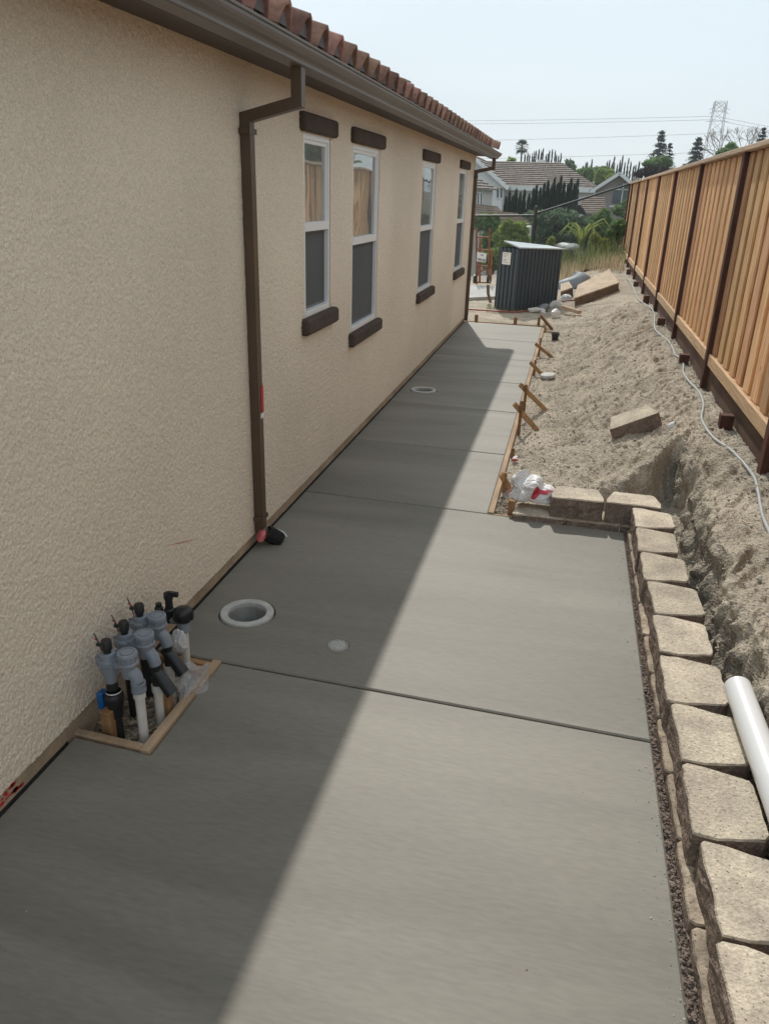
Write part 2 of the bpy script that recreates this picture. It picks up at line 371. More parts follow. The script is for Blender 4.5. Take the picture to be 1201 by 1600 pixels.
    def build(s, name, mats, parent=None, label=None, smooth=None):
        if not isinstance(mats, (list, tuple)): mats = [mats]
        o0 = wloc(parent) if parent is not None else Vector((0, 0, 0))
        me = bpy.data.meshes.new(name); me.from_pydata([tuple(Vector(p) - o0) for p in s.v], [], s.f)
        for m in mats: me.materials.append(m)
        me.polygons.foreach_set('material_index', s.mi); me.polygons.foreach_set('use_smooth', s.sm if smooth is None else [smooth] * len(s.f))
        me.update()
        if any(s.sm) and smooth is None: me.set_sharp_from_angle(angle=R_(38))
        o = link(name, me, parent)
        if label: o['label'] = label
        return o
def solo(mb, name, mats, label, cat, group=None, loc=None, kind=None):
    """a thing of one mesh; its origin at loc"""
    if loc is None:
        a = np.array(mb.v); loc = (a[:, 0].mean(), a[:, 1].mean(), a[:, 2].min())
    loc = Vector([float(c) for c in loc]); mb.v = [tuple(Vector(p) - loc) for p in mb.v]
    o = mb.build(name, mats); o.location = loc
    return tag(o, label, cat, group, kind)
def npmesh(name, V, F, mats, parent=None, smooth=False, mi=None):
    """fast mesh from numpy arrays; F is (n,3) or (n,4)"""
    V = np.asarray(V, np.float32); F = np.asarray(F, np.int32); k = F.shape[1]
    if parent is not None: V = V - np.array(wloc(parent), np.float32)
    me = bpy.data.meshes.new(name); me.vertices.add(len(V)); me.vertices.foreach_set('co', V.ravel())
    me.loops.add(F.size); me.loops.foreach_set('vertex_index', F.ravel()); me.polygons.add(len(F))
    me.polygons.foreach_set('loop_start', np.arange(0, F.size, k, dtype=np.int32)); me.polygons.foreach_set('loop_total', np.full(len(F), k, np.int32))
    me.polygons.foreach_set('use_smooth', np.full(len(F), smooth))
    for m in (mats if isinstance(mats, (list, tuple)) else [mats]): me.materials.append(m)
    if mi is not None: me.polygons.foreach_set('material_index', np.asarray(mi, np.int32))
    me.update(calc_edges=True); me.validate()
    return link(name, me, parent)
def grid_faces(nx, ny, keep=None):
    i, j = np.meshgrid(np.arange(nx - 1), np.arange(ny - 1), indexing='ij'); a = i * ny + j
    F = np.stack([a, a + ny, a + ny + 1, a + 1], -1)
    return F[keep] if keep is not None else F.reshape(-1, 4)

# ================================================================== GROUND
WX = -1.47                       # face of the house wall
xr_y = [-2, 2.5, 3.2, 4.0, 4.6, 5.2, 6]; xr_v = [.815, .815, .82, .835, .865, .88, .88]
yr_x = [-.4, .0, .2, .35, .5, .65, .8, .9, 1.0]; yr_v = [4.42, 4.45, 4.52, 4.66, 4.86, 5.08, 5.30, 5.35, 5.35]
def bank(x, y):
    h = np.interp(x, [-9, -.33, -.15, .1, .3, .5, .75, .9, 1.1, 1.3, 2, 12], [-.02, -.03, -.01, .025, .07, .13, .225, .262, .262, .245, .25, .3])
    far = np.interp(x, [-9, -.9, -.3, .3, .9, 1.3, 12], [-.03, -.02, .0, .10, .23, .27, .3])
    t = sstep(10.5, 14, y); h = h * (1 - t) + far * t
    h = h + sstep(16, 21.5, y) * np.interp(x, [-9, -2.5, -.5, .6, 1.3, 12], [-.35, -.25, .02, .12, .06, 0])
    return h
def dirt_h(x, y, rough=True):
    h = bank(x, y)
    if not rough: return h
    n1 = fbm(x * 2.2, y * 2.2, 3, 3) - .5
    u = .42 * x + .9 * y; w = .9 * x - .42 * y                     # rake marks run up and along the bank
    streak = fbm(u * 2.6, w * 17, 5, 3) - .5
    clod = fbm(x * 26, y * 26, 8, 3) - .5
    fine = fbm(x * 70, y * 70, 9, 2) - .5
    lump = np.clip(fbm(x * 13, y * 13, 14, 2) - .60, 0, 1)
    on = sstep(-.34, -.1, x)
    near = 1 - sstep(11, 15, y)
    h = h + (n1 * .05 * on + n1 * .02) + (streak * .095 * near * sstep(-.2, .2, x) * (1 - .6 * sstep(1, 1.2, x))) + clod * .024 + fine * .015 + lump * .06 * (.3 + near * .7)
    # the trench cut behind the block wall
    jx = (fbm(y * 5, x * 0 + 3, 21, 3) - .5) * .10 + (fbm(y * 24, x * 24, 22, 3) - .5) * .02
    jy = (fbm(x * 6, y * 0 + 7, 23, 3) - .5) * .10 + (fbm(x * 24, y * 24, 24, 3) - .5) * .05
    dx = x - (np.interp(y, xr_y, xr_v) + jx); dy = y - (np.interp(x, yr_x, yr_v) + jy)
    k = np.maximum(sstep(-.055, .02, dx), sstep(-.26, .05, dy))
    floor = -.12 + clod * .05 + lump * .16 + n1 * .05
    cut = sstep(-.33, -.25, x) * (y < 6)
    hc = floor * (1 - k) + h * k
    h = np.where(cut > 0, hc, h)
    h = h - sstep(.3, .0, np.abs(dx)) * sstep(.0, .06, dx) * 0
    return h
def on_dirt(px, py, lift=0.):
    z = .1
    for _ in range(25):
        p = gz(px, py, z); z = .5 * z + .5 * (float(bank(p[0], p[1])) + lift)
    return gz(px, py, z)
xs = np.concatenate([np.arange(-9, -2.6, .4), np.arange(-2.6, -.40, .06), np.arange(-.40, .64, .0115), np.arange(.64, .95, .0042), np.arange(.95, 1.36, .0115), np.arange(1.36, 2, .08), np.arange(2, 12.1, .6)])
ys = np.concatenate([np.arange(-2, .8, .2), np.arange(.8, 7, .0115), np.arange(7, 12, .02), np.arange(12, 21.6, .045)])
X, Y = np.meshgrid(xs, ys, indexing='ij'); Z = dirt_h(X, Y)
under = ((X < -.325) & (Y < 11.75)) | ((X < .475) & (Y < 4.24)); Z = np.where(under, -.16, Z)
cx = .25 * (X[:-1, :-1] + X[1:, :-1] + X[:-1, 1:] + X[1:, 1:]); cy = .25 * (Y[:-1, :-1] + Y[1:, :-1] + Y[:-1, 1:] + Y[1:, 1:])
wk = np.exp(-((X - np.interp(Y, xr_y, xr_v) + .03) / .055) ** 2) * (Y < 5.25)
wk = wk * sstep(-.12, -.02, X - .70)
XD = X + wk * ((fbm(Y * 11, Z * 15, 141, 3) - .5) * .12 + (fbm(Y * 42, Z * 50, 142, 2) - .5) * .035)
keep = ~(((cx < -.36) & (cy < 11.6)) | ((cx < .40) & (cy < 4.1)))
yard = npmesh('dirt_ground', np.stack([XD, Y, Z], -1).reshape(-1, 3), grid_faces(len(xs), len(ys), keep), M['dirt'], smooth=True)
tag(yard, kind='structure')
# stones lying about on the dirt: one uncountable scatter
def stones(name, P, sz, mat, label):
    ico = bmesh.new(); bmesh.ops.create_icosphere(ico, subdivisions=1, radius=1)
    bv = np.array([v.co[:] for v in ico.verts]); ico.verts.ensure_lookup_table(); bf = np.array([[v.index for v in f.verts] for f in ico.faces]); ico.free()
    n = len(P); sc = sz[:, None] * (0.6 + .7 * rng.random((n, 3))); sc[:, 2] *= .7
    a = rng.random(n) * 6.28; ca, sa = np.cos(a), np.sin(a)
    V = bv[None] * (1 + .25 * (rng.random((n, len(bv), 1)) - .5)) * sc[:, None, :]
    Vx = V[:, :, 0] * ca[:, None] - V[:, :, 1] * sa[:, None]; Vy = V[:, :, 0] * sa[:, None] + V[:, :, 1] * ca[:, None]
    V = np.stack([Vx, Vy, V[:, :, 2]], -1) + P[:, None, :]
    F = bf[None] + (np.arange(n) * len(bv))[:, None, None]
    o = npmesh(name, V.reshape(-1, 3), F.reshape(-1, 3), mat); return tag(o, label, kind='stuff')
n = 17000
px_ = np.concatenate([rng.uniform(-.28, 1.35, n), rng.uniform(.68, 1.35, 5000), rng.uniform(-.29, .1, 1600)])
py_ = np.concatenate([4.5 + 8.5 * rng.random(n) ** 1.25, rng.uniform(1.2, 6, 5000), rng.uniform(4.5, 11.8, 1600)])
ok = ~((px_ < .70) & (py_ < 4.48)); px_, py_ = px_[ok], py_[ok]
sz = .0028 * np.exp(rng.normal(0, .62, len(px_))); sz = np.clip(sz, .0018, .018)
stones('loose_stones', np.stack([px_, py_, dirt_h(px_, py_) + sz * .25], -1), sz, M['pebble'], 'small stones and clods scattered over the dirt bank')

n = 420; qx = np.concatenate([.462 - np.abs(rng.normal(0, .035, n)), rng.uniform(-1.4, .4, 110), -.318 - np.abs(rng.normal(0, .04, 120))]); qy = np.concatenate([rng.uniform(.6, 4.2, n), rng.uniform(.8, 11, 110), rng.uniform(4.4, 11.5, 120)])
q_ok = qx < np.where(qy > 4.24, -.33, .46); qx, qy = qx[q_ok], qy[q_ok]
stones('slab_crumbs', np.stack([qx, qy, np.full(len(qx), .0006)], -1), np.clip(.0014 * np.exp(rng.normal(0, .5, len(qx))), .0008, .004), M['pebble'], 'crumbs of soil and mortar dropped along the slab edges')
n = 4200; qy = rng.uniform(.5, 4.2, n); qx = .464 + rng.random(n) * (.012 + (4 - qy) * .0075)
stones('edge_rubble', np.stack([qx, qy, rng.uniform(-.016, -.001, n)], -1), np.clip(.0034 * np.exp(rng.normal(0, .5, n)), .0018, .008), M['block_face'], 'dark crumbly soil between the slab edge and the block wall')
n = 420; qy = rng.uniform(1.0, 4.7, n); qx = rng.uniform(.68, .80, n)
stones('trench_clods', np.stack([qx, qy, dirt_h(qx, qy) + .002], -1), np.clip(.007 * np.exp(rng.normal(0, .55, n)), .003, .026), M['dirt'], 'clods fallen into the trench behind the block wall')

MB().add([(.464, .3, -.012), (.505, .3, -.014), (.478, 4.22, -.014), (.464, 4.22, -.012)], [(0, 1, 2, 3)]).build('edge_soil', M['block_face'])['kind'] = 'structure'

# terrain beyond the yard, falling away to the houses below
tx = np.concatenate([np.arange(-400, -12, 25), np.arange(-12, 14, 2.), np.arange(14, 401, 25)]); ty = np.concatenate([np.arange(-40, 18, 6.), np.arange(18, 60, 2.), np.arange(60, 900, 30.)])
TX, TY = np.meshgrid(tx, ty, indexing='ij')
def terr(x, y):
    d = -.45 - 4.2 * sstep(21, 46, y)
    return d + 2.5 * sstep(80, 160, y) + 5 * sstep(150, 600, y) + (fbm(x * .05, y * .05, 31, 3) - .5) * 1.2 * sstep(24, 60, y)
tag(npmesh('terrain', np.stack([TX, TY, terr(TX, TY)], -1).reshape(-1, 3), grid_faces(len(tx), len(ty)), M['terrain'], smooth=True), kind='structure')

# ================================================================== CONCRETE PATH
slab = bpy.data.objects.new('concrete_path', None); COL.objects.link(slab); tag(slab, kind='structure')
RC, RC2, GC = (-1.228, 2.786), (-1.25, 7.20), (-.767, 2.648)
def panel(poly, holes=()):
    bm = bmesh.new(); ch = .006
    def loop(pts, z): return [bm.verts.new((x, y, z)) for x, y in pts]
    def inset(pts, d):
        r = []; k = len(pts)
        for i in range(k):
            a, b, c = Vector(pts[i - 1]), Vector(pts[i]), Vector(pts[(i + 1) % k])
            n1 = (b - a).normalized(); n2 = (c - b).normalized(); n1 = Vector((-n1.y, n1.x)); n2 = Vector((-n2.y, n2.x)); m_ = (n1 + n2); m_ = m_ / max(.3, m_.dot(n1))
            r.append(tuple(b + m_ * d))
        return r
    edges = []
    def ring(pts, rev=False):
        a = loop(inset(pts, ch), 0.); b = loop(pts, -ch * .8); c = loop(pts, -.10); k = len(pts)
        for i in range(k):
            j = (i + 1) % k; edges.append(bm.edges.new((a[i], a[j])))
            bm.faces.new((b[i], b[j], a[j], a[i])); bm.faces.new((c[i], c[j], b[j], b[i]))
    ring(poly)
    for (hx, hy), r in holes: ring([(hx + r * math.cos(-2 * math.pi * i / 36), hy + r * math.sin(-2 * math.pi * i / 36)) for i in range(36)])
    bmesh.ops.triangle_fill(bm, edges=edges, use_beauty=True, normal=(0, 0, 1))
    bmesh.ops.recalc_face_normals(bm, faces=bm.faces)
    me = bpy.data.meshes.new('slab_panel'); bm.to_mesh(me); bm.free(); me.materials.append(M['concrete']); link('slab_panel', me, slab)
g = .0045; xl = -1.467; xR = .462; xn = -.318
panel([(xl, -2.5), (xR, -2.5), (xR, 2.352 - g), (-1.176, 2.402 - g), (-1.176, 1.836), (xl, 1.850)])
panel([(xl, 2.411 + g), (-1.176, 2.402 + g), (xR, 2.352 + g), (xR, 4.225), (xn, 4.268), (xl, 4.300 - g)], [(RC, .124), (GC, .045)])
yj = [4.300, 5.465, 6.690, 7.845, 9.075, 10.34, 11.71]; yk = [4.268, 5.44, 6.66, 7.81, 9.03, 10.30, 11.66]
for k in range(6):
    hol = [(RC2, .128)] if k == 2 else []
    panel([(xl, yj[k] + g), (xn, yk[k] + g), (xn, yk[k + 1] - g), (xl, yj[k + 1] - g)], hol)
jb = MB()
for (ya, yb_, x1) in [(2.411, 2.352, xR)] + [(a, b, xn) for a, b in zip(yj[:-1], yk[:-1])]:
    x0 = -1.176 if ya == 2.411 else xl; ya = 2.402 if ya == 2.411 else ya
    jb.add([(x0, ya - .03, -.022), (x1, yb_ - .03, -.022), (x1, yb_ + .03, -.022), (x0, ya + .03, -.022), (x0, ya - .03, -.05), (x1, yb_ - .03, -.05), (x1, yb_ + .03, -.05), (x0, ya + .03, -.05)], [(0, 1, 2, 3), (7, 6, 5, 4), (0, 4, 5, 1), (1, 5, 6, 2), (2, 6, 7, 3), (3, 7, 4, 0)])
jb.build('joint_bed', M['joint'], slab)

# ================================================================== HOUSE
house = thing('stucco_house', 'beige stucco house with clay tile eaves, brown gutter and four narrow white windows', 'house', (-1.6, 5, 0))
Y0, Y1, ZB, ZT = -2.5, 11.76, .062, 2.256
WIN = [(4.335, 4.828, 1.065, 2.032, 1.558), (5.337, 6.072, .826, 2.034, 1.434), (7.81, 8.56, .828, 2.034, 1.433), (10.28, 10.965, .830, 2.045, 1.437)]
def seg(a, b, st): return np.linspace(a, b, max(2, int(round((b - a) / st)) + 1))
yy = [seg(Y0, .9, .05), seg(.9, 2.5, .0030), seg(2.5, 3.0, .004)]; last = 3.0
for w in WIN:
    yy += [seg(last, w[0], .0055 if last < 5 else .012), seg(w[0], w[1], .03)]; last = w[1]
yy.append(seg(last, Y1, .02)); yy = np.unique(np.concatenate(yy).round(5))
zc = sorted({ZB, ZT, *[w[2] for w in WIN], *[w[3] for w in WIN]})
zz = np.unique(np.concatenate([seg(a, b, .0036) for a, b in zip(zc[:-1], zc[1:])]).round(5))
WY, WZ = np.meshgrid(yy, zz, indexing='ij')
wu = fbm(WY * 16, WZ * 16, 41, 2); wv = fbm(WY * 16 + 50, WZ * 16, 43, 2)
lace = fbm(WY * 165 + wu * 1.6, WZ * 120 + wv * 1.6, 45, 2, .4)
rel = sstep(.34, .66, lace) * .0026 + (fbm(WY * 1.3, WZ * 1.3, 47, 2) - .5) * .003 + (vn(WY * 120, WZ * 120, 49) - .5) * .001
edge = np.minimum.reduce([WZ * 0 + 1] + [np.maximum.reduce([np.abs(WY - (w[0] + w[1]) / 2) - (w[1] - w[0]) / 2, np.abs(WZ - (w[2] + w[3]) / 2) - (w[3] - w[2]) / 2, WZ * 0]) for w in WIN])
rel *= sstep(0, .01, edge)
my = .5 * (yy[:-1] + yy[1:])[:, None]; mz = .5 * (zz[:-1] + zz[1:])[None, :]
keep = np.ones((len(yy) - 1, len(zz) - 1), bool)
for w in WIN: keep &= ~((my > w[0]) & (my < w[1]) & (mz > w[2]) & (mz < w[3]))
npmesh('wall', np.stack([WX + rel, WY, WZ], -1).reshape(-1, 3), grid_faces(len(yy), len(zz), keep), M['stucco'], house, smooth=True)
# body of the house behind the relief coat (reveals, corner, far end)
bd = MB(); lo = -1.60
prev = Y0
for w in WIN:
    bd.box((lo, prev, ZB), (WX - .003, w[0], ZT)); bd.box((lo, w[0], ZB), (WX - .003, w[1], w[2])); bd.box((lo, w[0], w[3]), (WX - .003, w[1], ZT)); prev = w[1]
bd.box((lo, prev, ZB), (WX - .003, Y1, ZT)); bd.box((-9, Y1 - .14, ZB), (lo, Y1, ZT)); bd.box((-9.0, Y0, ZB), (-8.86, Y1 - .14, ZT)); bd.box((-8.86, Y0, ZB), (lo, Y0 + .14, ZT))
bd.build('wall', M['stucco'], house)
gb = MB(); gb.add([(-9, Y1 - .01, ZT), (WX, Y1 - .01, ZT), (-5.2, Y1 - .01, 3.5), (-9, Y1 - .12, ZT), (WX, Y1 - .12, ZT), (-5.2, Y1 - .12, 3.5)], [(0, 2, 1), (3, 4, 5), (0, 1, 4, 3), (1, 2, 5, 4), (2, 0, 3, 5)]).build('gable', M['stucco'], house)
MB().box((-8.95, Y0, -.15), (WX - .007, Y1 - .022, ZB + .004)).build('foundation', M['foundation'], house)
mrg = MB()                                                        # chalk and paint marks on the base of the wall
p0, p1 = gx(262, 853, WX + .006), gx(312, 842, WX + .006)
mrg.add([p0, p1, (p0 + p1) / 2 + np.array([0, 0, .004]), p0 + np.array([0, 0, .0012])], [(0, 1, 2, 3)]).build('chalk_line', M['pink'], house)
sm = MB(); a = np.array([WX - .006, 1.53, .015])
for i in range(16):
    c = a + np.array([0, rng.uniform(-.05, .06), rng.uniform(-.0, .035)]); r = rng.uniform(.003, .008); sm.add([c + np.array([0, r * 1.8 * math.cos(t), r * math.sin(t)]) for t in np.linspace(0, 6.28, 8)[:-1]], [tuple(range(7))])
sm.build('paint_mark', M['red'], house)
# felt strip between slab and house
fs_ = MB(); yv = np.arange(Y0, 11.72, .03); e = WX - .012 + .010 * fbm(yv * 9, yv * 0, 61, 3); top = .000 + .007 * fbm(yv * 7, yv * 0 + 4, 63, 2)
ok = [not (1.84 < t < 2.40) for t in yv]
for i in range(len(yv) - 1):
    if ok[i] and ok[i + 1]:
        fs_.add([(WX - .02, yv[i], -.03), (WX - .02, yv[i], top[i]), (e[i] + .008, yv[i], top[i] * .5), (e[i] + .012, yv[i], -.03),
                 (WX - .02, yv[i + 1], -.03), (WX - .02, yv[i + 1], top[i + 1]), (e[i + 1] + .008, yv[i + 1], top[i + 1] * .5), (e[i + 1] + .012, yv[i + 1], -.03)], [(1, 2, 6, 5), (2, 3, 7, 6)])
fs_.build('felt_strip', M['felt'], house)
# soffit, fascia, gutter
MB().box((WX - .02, Y0, 2.2535), (-1.272, Y1 + .14, 2.268)).build('soffit', M['soffit'], house)
MB().box((-1.272, Y0, 2.221), (-1.252, Y1 + .14, 2.36)).build('fascia', M['soffit'], house)
prof = [(-1.2505, 2.305), (-1.2505, 2.222), (-1.180, 2.222), (-1.174, 2.226), (-1.1735, 2.236), (-1.168, 2.243), (-1.152, 2.252), (-1.139, 2.263), (-1.133, 2.272), (-1.1325, 2.282), (-1.1245, 2.284), (-1.1235, 2.292), (-1.1335, 2.2935)]
inn = [(x - .003 if i > 2 else x + .003, z + (.003 if z < 2.25 else 0)) for i, (x, z) in enumerate(prof)][::-1]
gp = prof + [(inn[0][0] - .004, 2.290)] + inn[1:]
gt = MB(); n = len(gp); YG0, YG1 = Y0, 11.90
gt.add([(x, YG0, z) for x, z in gp] + [(x, YG1, z) for x, z in gp], [(i, (i + 1) % n, n + (i + 1) % n, n + i) for i in range(n)])
pe = [(-1.2505, 2.2935)] + prof[1:]
gt.add([(x, YG1 + .002, z) for x, z in pe] + [(x, YG1 - .002, z) for x, z in pe], [tuple(range(len(pe)))[::-1], tuple(range(len(pe), 2 * len(pe)))])
gutter = gt.build('gutter', M['gutter'], house)
for k in range(1, 15):
    y = k * .8 + .35
    MB().box((-1.25, y, 2.284), (-1.134, y + .02, 2.2865)).build('hanger', M['gutter'], gutter)
# roof: clay S-tiles, the eave courses one by one
PIT = math.atan(4 / 12); roof = MB().add([(-1.26, Y0, 2.315), (-1.26, Y1 + .16, 2.315), (-5.2, Y1 + .16, 3.628), (-5.2, Y0, 3.628), (-9.2, Y0, 2.295), (-9.2, Y1 + .16, 2.295)], [(0, 1, 2, 3), (3, 2, 5, 4)]).build('roof', M['tile_in'], house)
TP = .2432
def tile_mesh(L=.44, n=12):
    # cross section across y: a high barrel and a shallow pan, rising along -x
    def zy(t): return (.094 * math.sin(math.pi * t / .62) ** .85 if t < .62 else -.024 * math.sin(math.pi * (t - .62) / .38))
    vs = []; fs = []
    ts = [.0, .05, .12, .2, .31, .42, .5, .57, .62, .74, .88, 1.0]
    for k, (x, lift) in enumerate(((0, 0), (-L, 0))):
        for th in (0, .014):
            for t in ts:
                z = zy(t); zz_ = z - th if t not in (0.,) else z - th
                vs.append((x, t * TP * 1.02, zz_ + lift))
    m = len(ts)
    for i in range(m - 1):
        fs += [(i, 2 * m + i, 2 * m + i + 1, i + 1), (m + i, m + i + 1, 3 * m + i + 1, 3 * m + i), (i, i + 1, m + i + 1, m + i)]
    me = bpy.data.meshes.new('roof_tile'); me.from_pydata(vs, [], fs); me.polygons.foreach_set('use_smooth', [(i % 3) != 2 for i in range(len(fs))]); me.materials.append(M['tile']); me.update()
    return me
tm = tile_mesh(); off = wloc(house); T0 = 3.281 - .077 - 4 * TP
for c in range(5):
    for k in range(-2 if c else -2, 36):
        y = T0 + k * TP
        if y > Y1 - .02: continue
        o = link('roof_tile', tm, roof, Vector((-1.185 - c * .352, y, 2.312 + c * .352 * math.tan(PIT) + .016)) - off)
        o.rotation_euler = (random.uniform(-.01, .01), PIT - R_(2.0) + random.uniform(-.012, .012), random.uniform(-.012, .012))
stop = bpy.data.meshes.new('bird_stop'); _p = [(.004, .62 * TP * t, .094 * math.sin(math.pi * t) ** .85 - .012) for t in np.linspace(.07, .93, 9)]
stop.from_pydata([(.0, y, z) for _, y, z in _p] + [(-.03, y, z) for _, y, z in _p], [], [tuple(range(9))] + [(i, 9 + i, 10 + i, i + 1) for i in range(8)]); stop.materials.append(M['mortar']); stop.update()
for k in range(-2, 36):
    y = T0 + k * TP
    if y < Y1 - .02: link('bird_stop', stop, roof, Vector((-1.195, y, 2.322)) - off).rotation_euler = (0, random.uniform(-.1, .1), 0)
# barrel tiles down the far verge
bm_ = bpy.data.meshes.new('verge_tile'); vs = []; nn = 9
for x in (0, -.44):
    for r in (.085, .070):
        for j in range(nn):
            a = math.pi * j / (nn - 1); vs.append((x, r * math.cos(a), r * math.sin(a) * 1.15))
fs = []
for j in range(nn - 1): fs += [(j, 2 * nn + j, 2 * nn + j + 1, j + 1), (nn + j, nn + j + 1, 3 * nn + j + 1, 3 * nn + j), (j, j + 1, nn + j + 1, nn + j)]
bm_.from_pydata(vs, [], fs); bm_.materials.append(M['tile']); bm_.update()
for c in range(10):
    o = link('verge_tile', bm_, roof, Vector((-1.18 - c * .36, Y1 + .085, 2.345 + c * .36 * math.tan(PIT))) - off); o.rotation_euler = (0, PIT - R_(2), 0)
fld = MB()
for c in range(5, 11):
    for k in range(0, 36):
        y = T0 + k * TP - .3; x = -1.185 - c * .352; z = 2.312 + c * .352 * math.tan(PIT) + .01
        if y > Y1: continue
        pr = [(0, 0), (.06, .075), (.11, .09), (.155, .05), (.2, -.02), (TP, 0)]
        fld.add([(x, y + a, z + b) for a, b in pr] + [(x - .37, y + a, z + b + .115) for a, b in pr], [(i, 6 + i, 7 + i, i + 1) for i in range(5)], 0, True)
tag(fld.build('tile_field', M['tile_in'], roof), kind='stuff')
# windows
for (y0, y1, z0, z1, zm) in WIN:
    fw = .029; xf, xb = WX - .004, WX - .085
    f = MB(); f.box((xb, y0, z0), (xf, y0 + fw, z1)); f.box((xb, y1 - fw, z0), (xf, y1, z1)); f.box((xb, y0 + fw, z1 - fw), (xf, y1 - fw, z1)); f.box((xb, y0 + fw, z0), (xf + .006, y1 - fw, z0 + fw * 1.1))
    win = f.build('window', M['vinyl'], house)
    s_ = MB(); a, b = y0 + fw, y1 - fw; t = .020; xs1, xs0 = WX - .014, WX - .044
    s_.box((xs0, a, zm), (xs1, a + t, z1 - fw)); s_.box((xs0, b - t, zm), (xs1, b, z1 - fw)); s_.box((xs0, a + t, z1 - fw - t), (xs1, b - t, z1 - fw))
    s_.box((xs0, a, zm - .026), (xs1 + .014, b, zm + .020)); s_.build('sash', M['vinyl'], win)
    MB().box((xs0 + .014, a + t, zm + .02), (xs0 + .020, b - t, z1 - fw - t)).build('pane', M['glass'], win)
    l_ = MB(); x1_, x0_ = WX - .046, WX - .072; zl0, zl1 = z0 + fw * 1.1, zm - .026
    l_.box((x0_, a, zl0), (x1_, a + .03, zl1)); l_.box((x0_, b - .03, zl0), (x1_, b, zl1)); l_.box((x0_, a + .03, zl0), (x1_, b - .03, zl0 + .03)); l_.build('sash', M['vinyl'], win)
    MB().box((x0_ + .004, a + .03, zl0 + .03), (x0_ + .009, b - .03, zl1)).build('pane', M['glass'], win)
    q = MB(); xq = WX - .028; q.box((xq - .008, a, zl0), (xq, a + .014, zl1)); q.box((xq - .008, b - .014, zl0), (xq, b, zl1)); q.box((xq - .008, a + .014, zl0), (xq, b - .014, zl0 + .014)); q.box((xq - .008, a + .014, zl1 - .012), (xq, b - .014, zl1))
    scr = q.build('screen', M['screen_frame'], win)
    MB().box((xq - .006, a + .014, zl0 + .014), (xq - .003, b - .014, zl1 - .012)).build('screen_mesh', M['screen'], scr)
    MB().box((-2.2, y0 - .3, z0 - .3), (-2.15, y1 + .5, z1 + .1)).build('dark_room_backing', M['room'], win)  # backing panel, painted near-black for the darkness of the unlit room
    MB().cbox((WX - .02, y0 - .065, z1 + .004), (WX + .036, y1 + .060, z1 + .096), .012).build('lintel', M['trim'], win)
    MB().cbox((WX - .02, y0 - .065, z0 - .098), (WX + .046, y1 + .060, z0 - .004), .014).build('sill', M['trim'], win)

# downspouts hang on the wall and gutter: things of their own
def downspout(y, label, taped):
    d = thing('downspout', label, 'downspout', (-1.44, y, 0), 'brown downspouts on the house wall')
    m = MB(); m.rtube([(-1.208, y, 2.2215), (-1.208, y, 2.090), (-1.4435, y, 2.030), (-1.4435, y, .085), (-1.405, y, .04)] if taped else
                      [(-1.208, y, 2.2215), (-1.208, y, 2.100), (-1.4435, y, 2.050), (-1.4435, y, .02)], .052, .046, (0, 1, 0)); m.build('pipe', M['downspout'], d)
    for z in (1.965, .14) if taped else (1.97, .6, .10):
        MB().box((WX + .0045, y - .042, z), (-1.416, y - .0268, z + .022)).box((WX + .0045, y + .0268, z), (-1.416, y + .042, z + .022)).box((-1.4200, y - .042, z), (-1.4175, y + .042, z + .022)).build('strap', M['downspout'], d)
    return d
d1 = downspout(3.50, 'brown downspout with red tape, between the stucco expanse and first window', True)
tp = MB(); tp.box((-1.4205, 3.500, .715), (-1.4175, 3.529, .85)).box((-1.443, 3.5265, .72), (-1.4175, 3.529, .84)); tp.build('tape', M['red'], d1)
MB().box((-1.4205, 3.492, .688), (-1.4175, 3.529, .713)).build('label_tag', M['paper'], d1)
downspout(11.68, 'brown downspout at the far corner of the house', False)
# black corrugated outlet and pink tape at its foot
c = MB(); pts = [(-1.415, 3.50, .06), (-1.395, 3.515, .05), (-1.375, 3.53, .035), (-1.355, 3.545, .015)]
pr = []
for i in range(15): pr.append((.040 + (.006 if i % 2 else 0), i * .0065))
c.lathe(pr + [(.030, .091), (.030, .02)], (-1.412, 3.50, .062), 18, (.55, .35, -.42))
oc = thing('drain_elbow', 'black corrugated drain elbow under the nearer downspout', 'drain pipe', (-1.39, 3.52, 0)); c.build('elbow', M['black_plastic'], oc)
MB().tube([(-1.38, 3.55, .07), (-1.33, 3.535, .062), (-1.305, 3.52, .045)], .004, 6).build('wire_tie', M['paper'], oc)
def crumple(center, r, seed, mat, name, label, cat, sub=3, amp=.35, group=None):
    """crinkled sheet plastic: a closed bag with sharp folds at three scales"""
    bm = bmesh.new(); bmesh.ops.create_icosphere(bm, subdivisions=sub + 1, radius=1)
    rs = np.random.default_rng(seed); P = np.array([v.co[:] for v in bm.verts]); f = np.ones(len(P)); W = P + .25 * np.sin(P @ rs.normal(0, 2.2, (3, 3)) + rs.uniform(0, 6, 3))
    for sc, a in ((1.6, .55), (3.4, .28), (7.5, .13), (15, .05)):
        h = 0
        for _ in range(4):
            k = rs.normal(size=3); k *= sc / np.linalg.norm(k); h = h + (1 - np.abs(np.sin(W @ k + rs.uniform(0, 6)))) ** 2
        f = f + amp * a * (h / 4 - .3) * 2.4
    lob = 1 + .28 * np.sin(P @ rs.normal(0, 1.5, 3) + rs.uniform(0, 6)) + .16 * np.sin(P @ rs.normal(0, 2.6, 3))
    P = P * (f * lob)[:, None] * np.array(r); P[:, 2] = np.maximum(P[:, 2], -r[2] * .55)
    for v, p in zip(bm.verts, P): v.co = p
    me = bpy.data.meshes.new(name); bm.to_mesh(me); bm.free(); me.materials.append(mat); o = link(name, me, None, [float(t) for t in center]); return tag(o, label, cat, group)
crumple((-1.425, 3.475, .055), (.03, .045, .03), 5, M['pink'], 'flagging_tape', 'crumpled pink flagging tape at the foot of the nearer downspout', 'tape', 2)

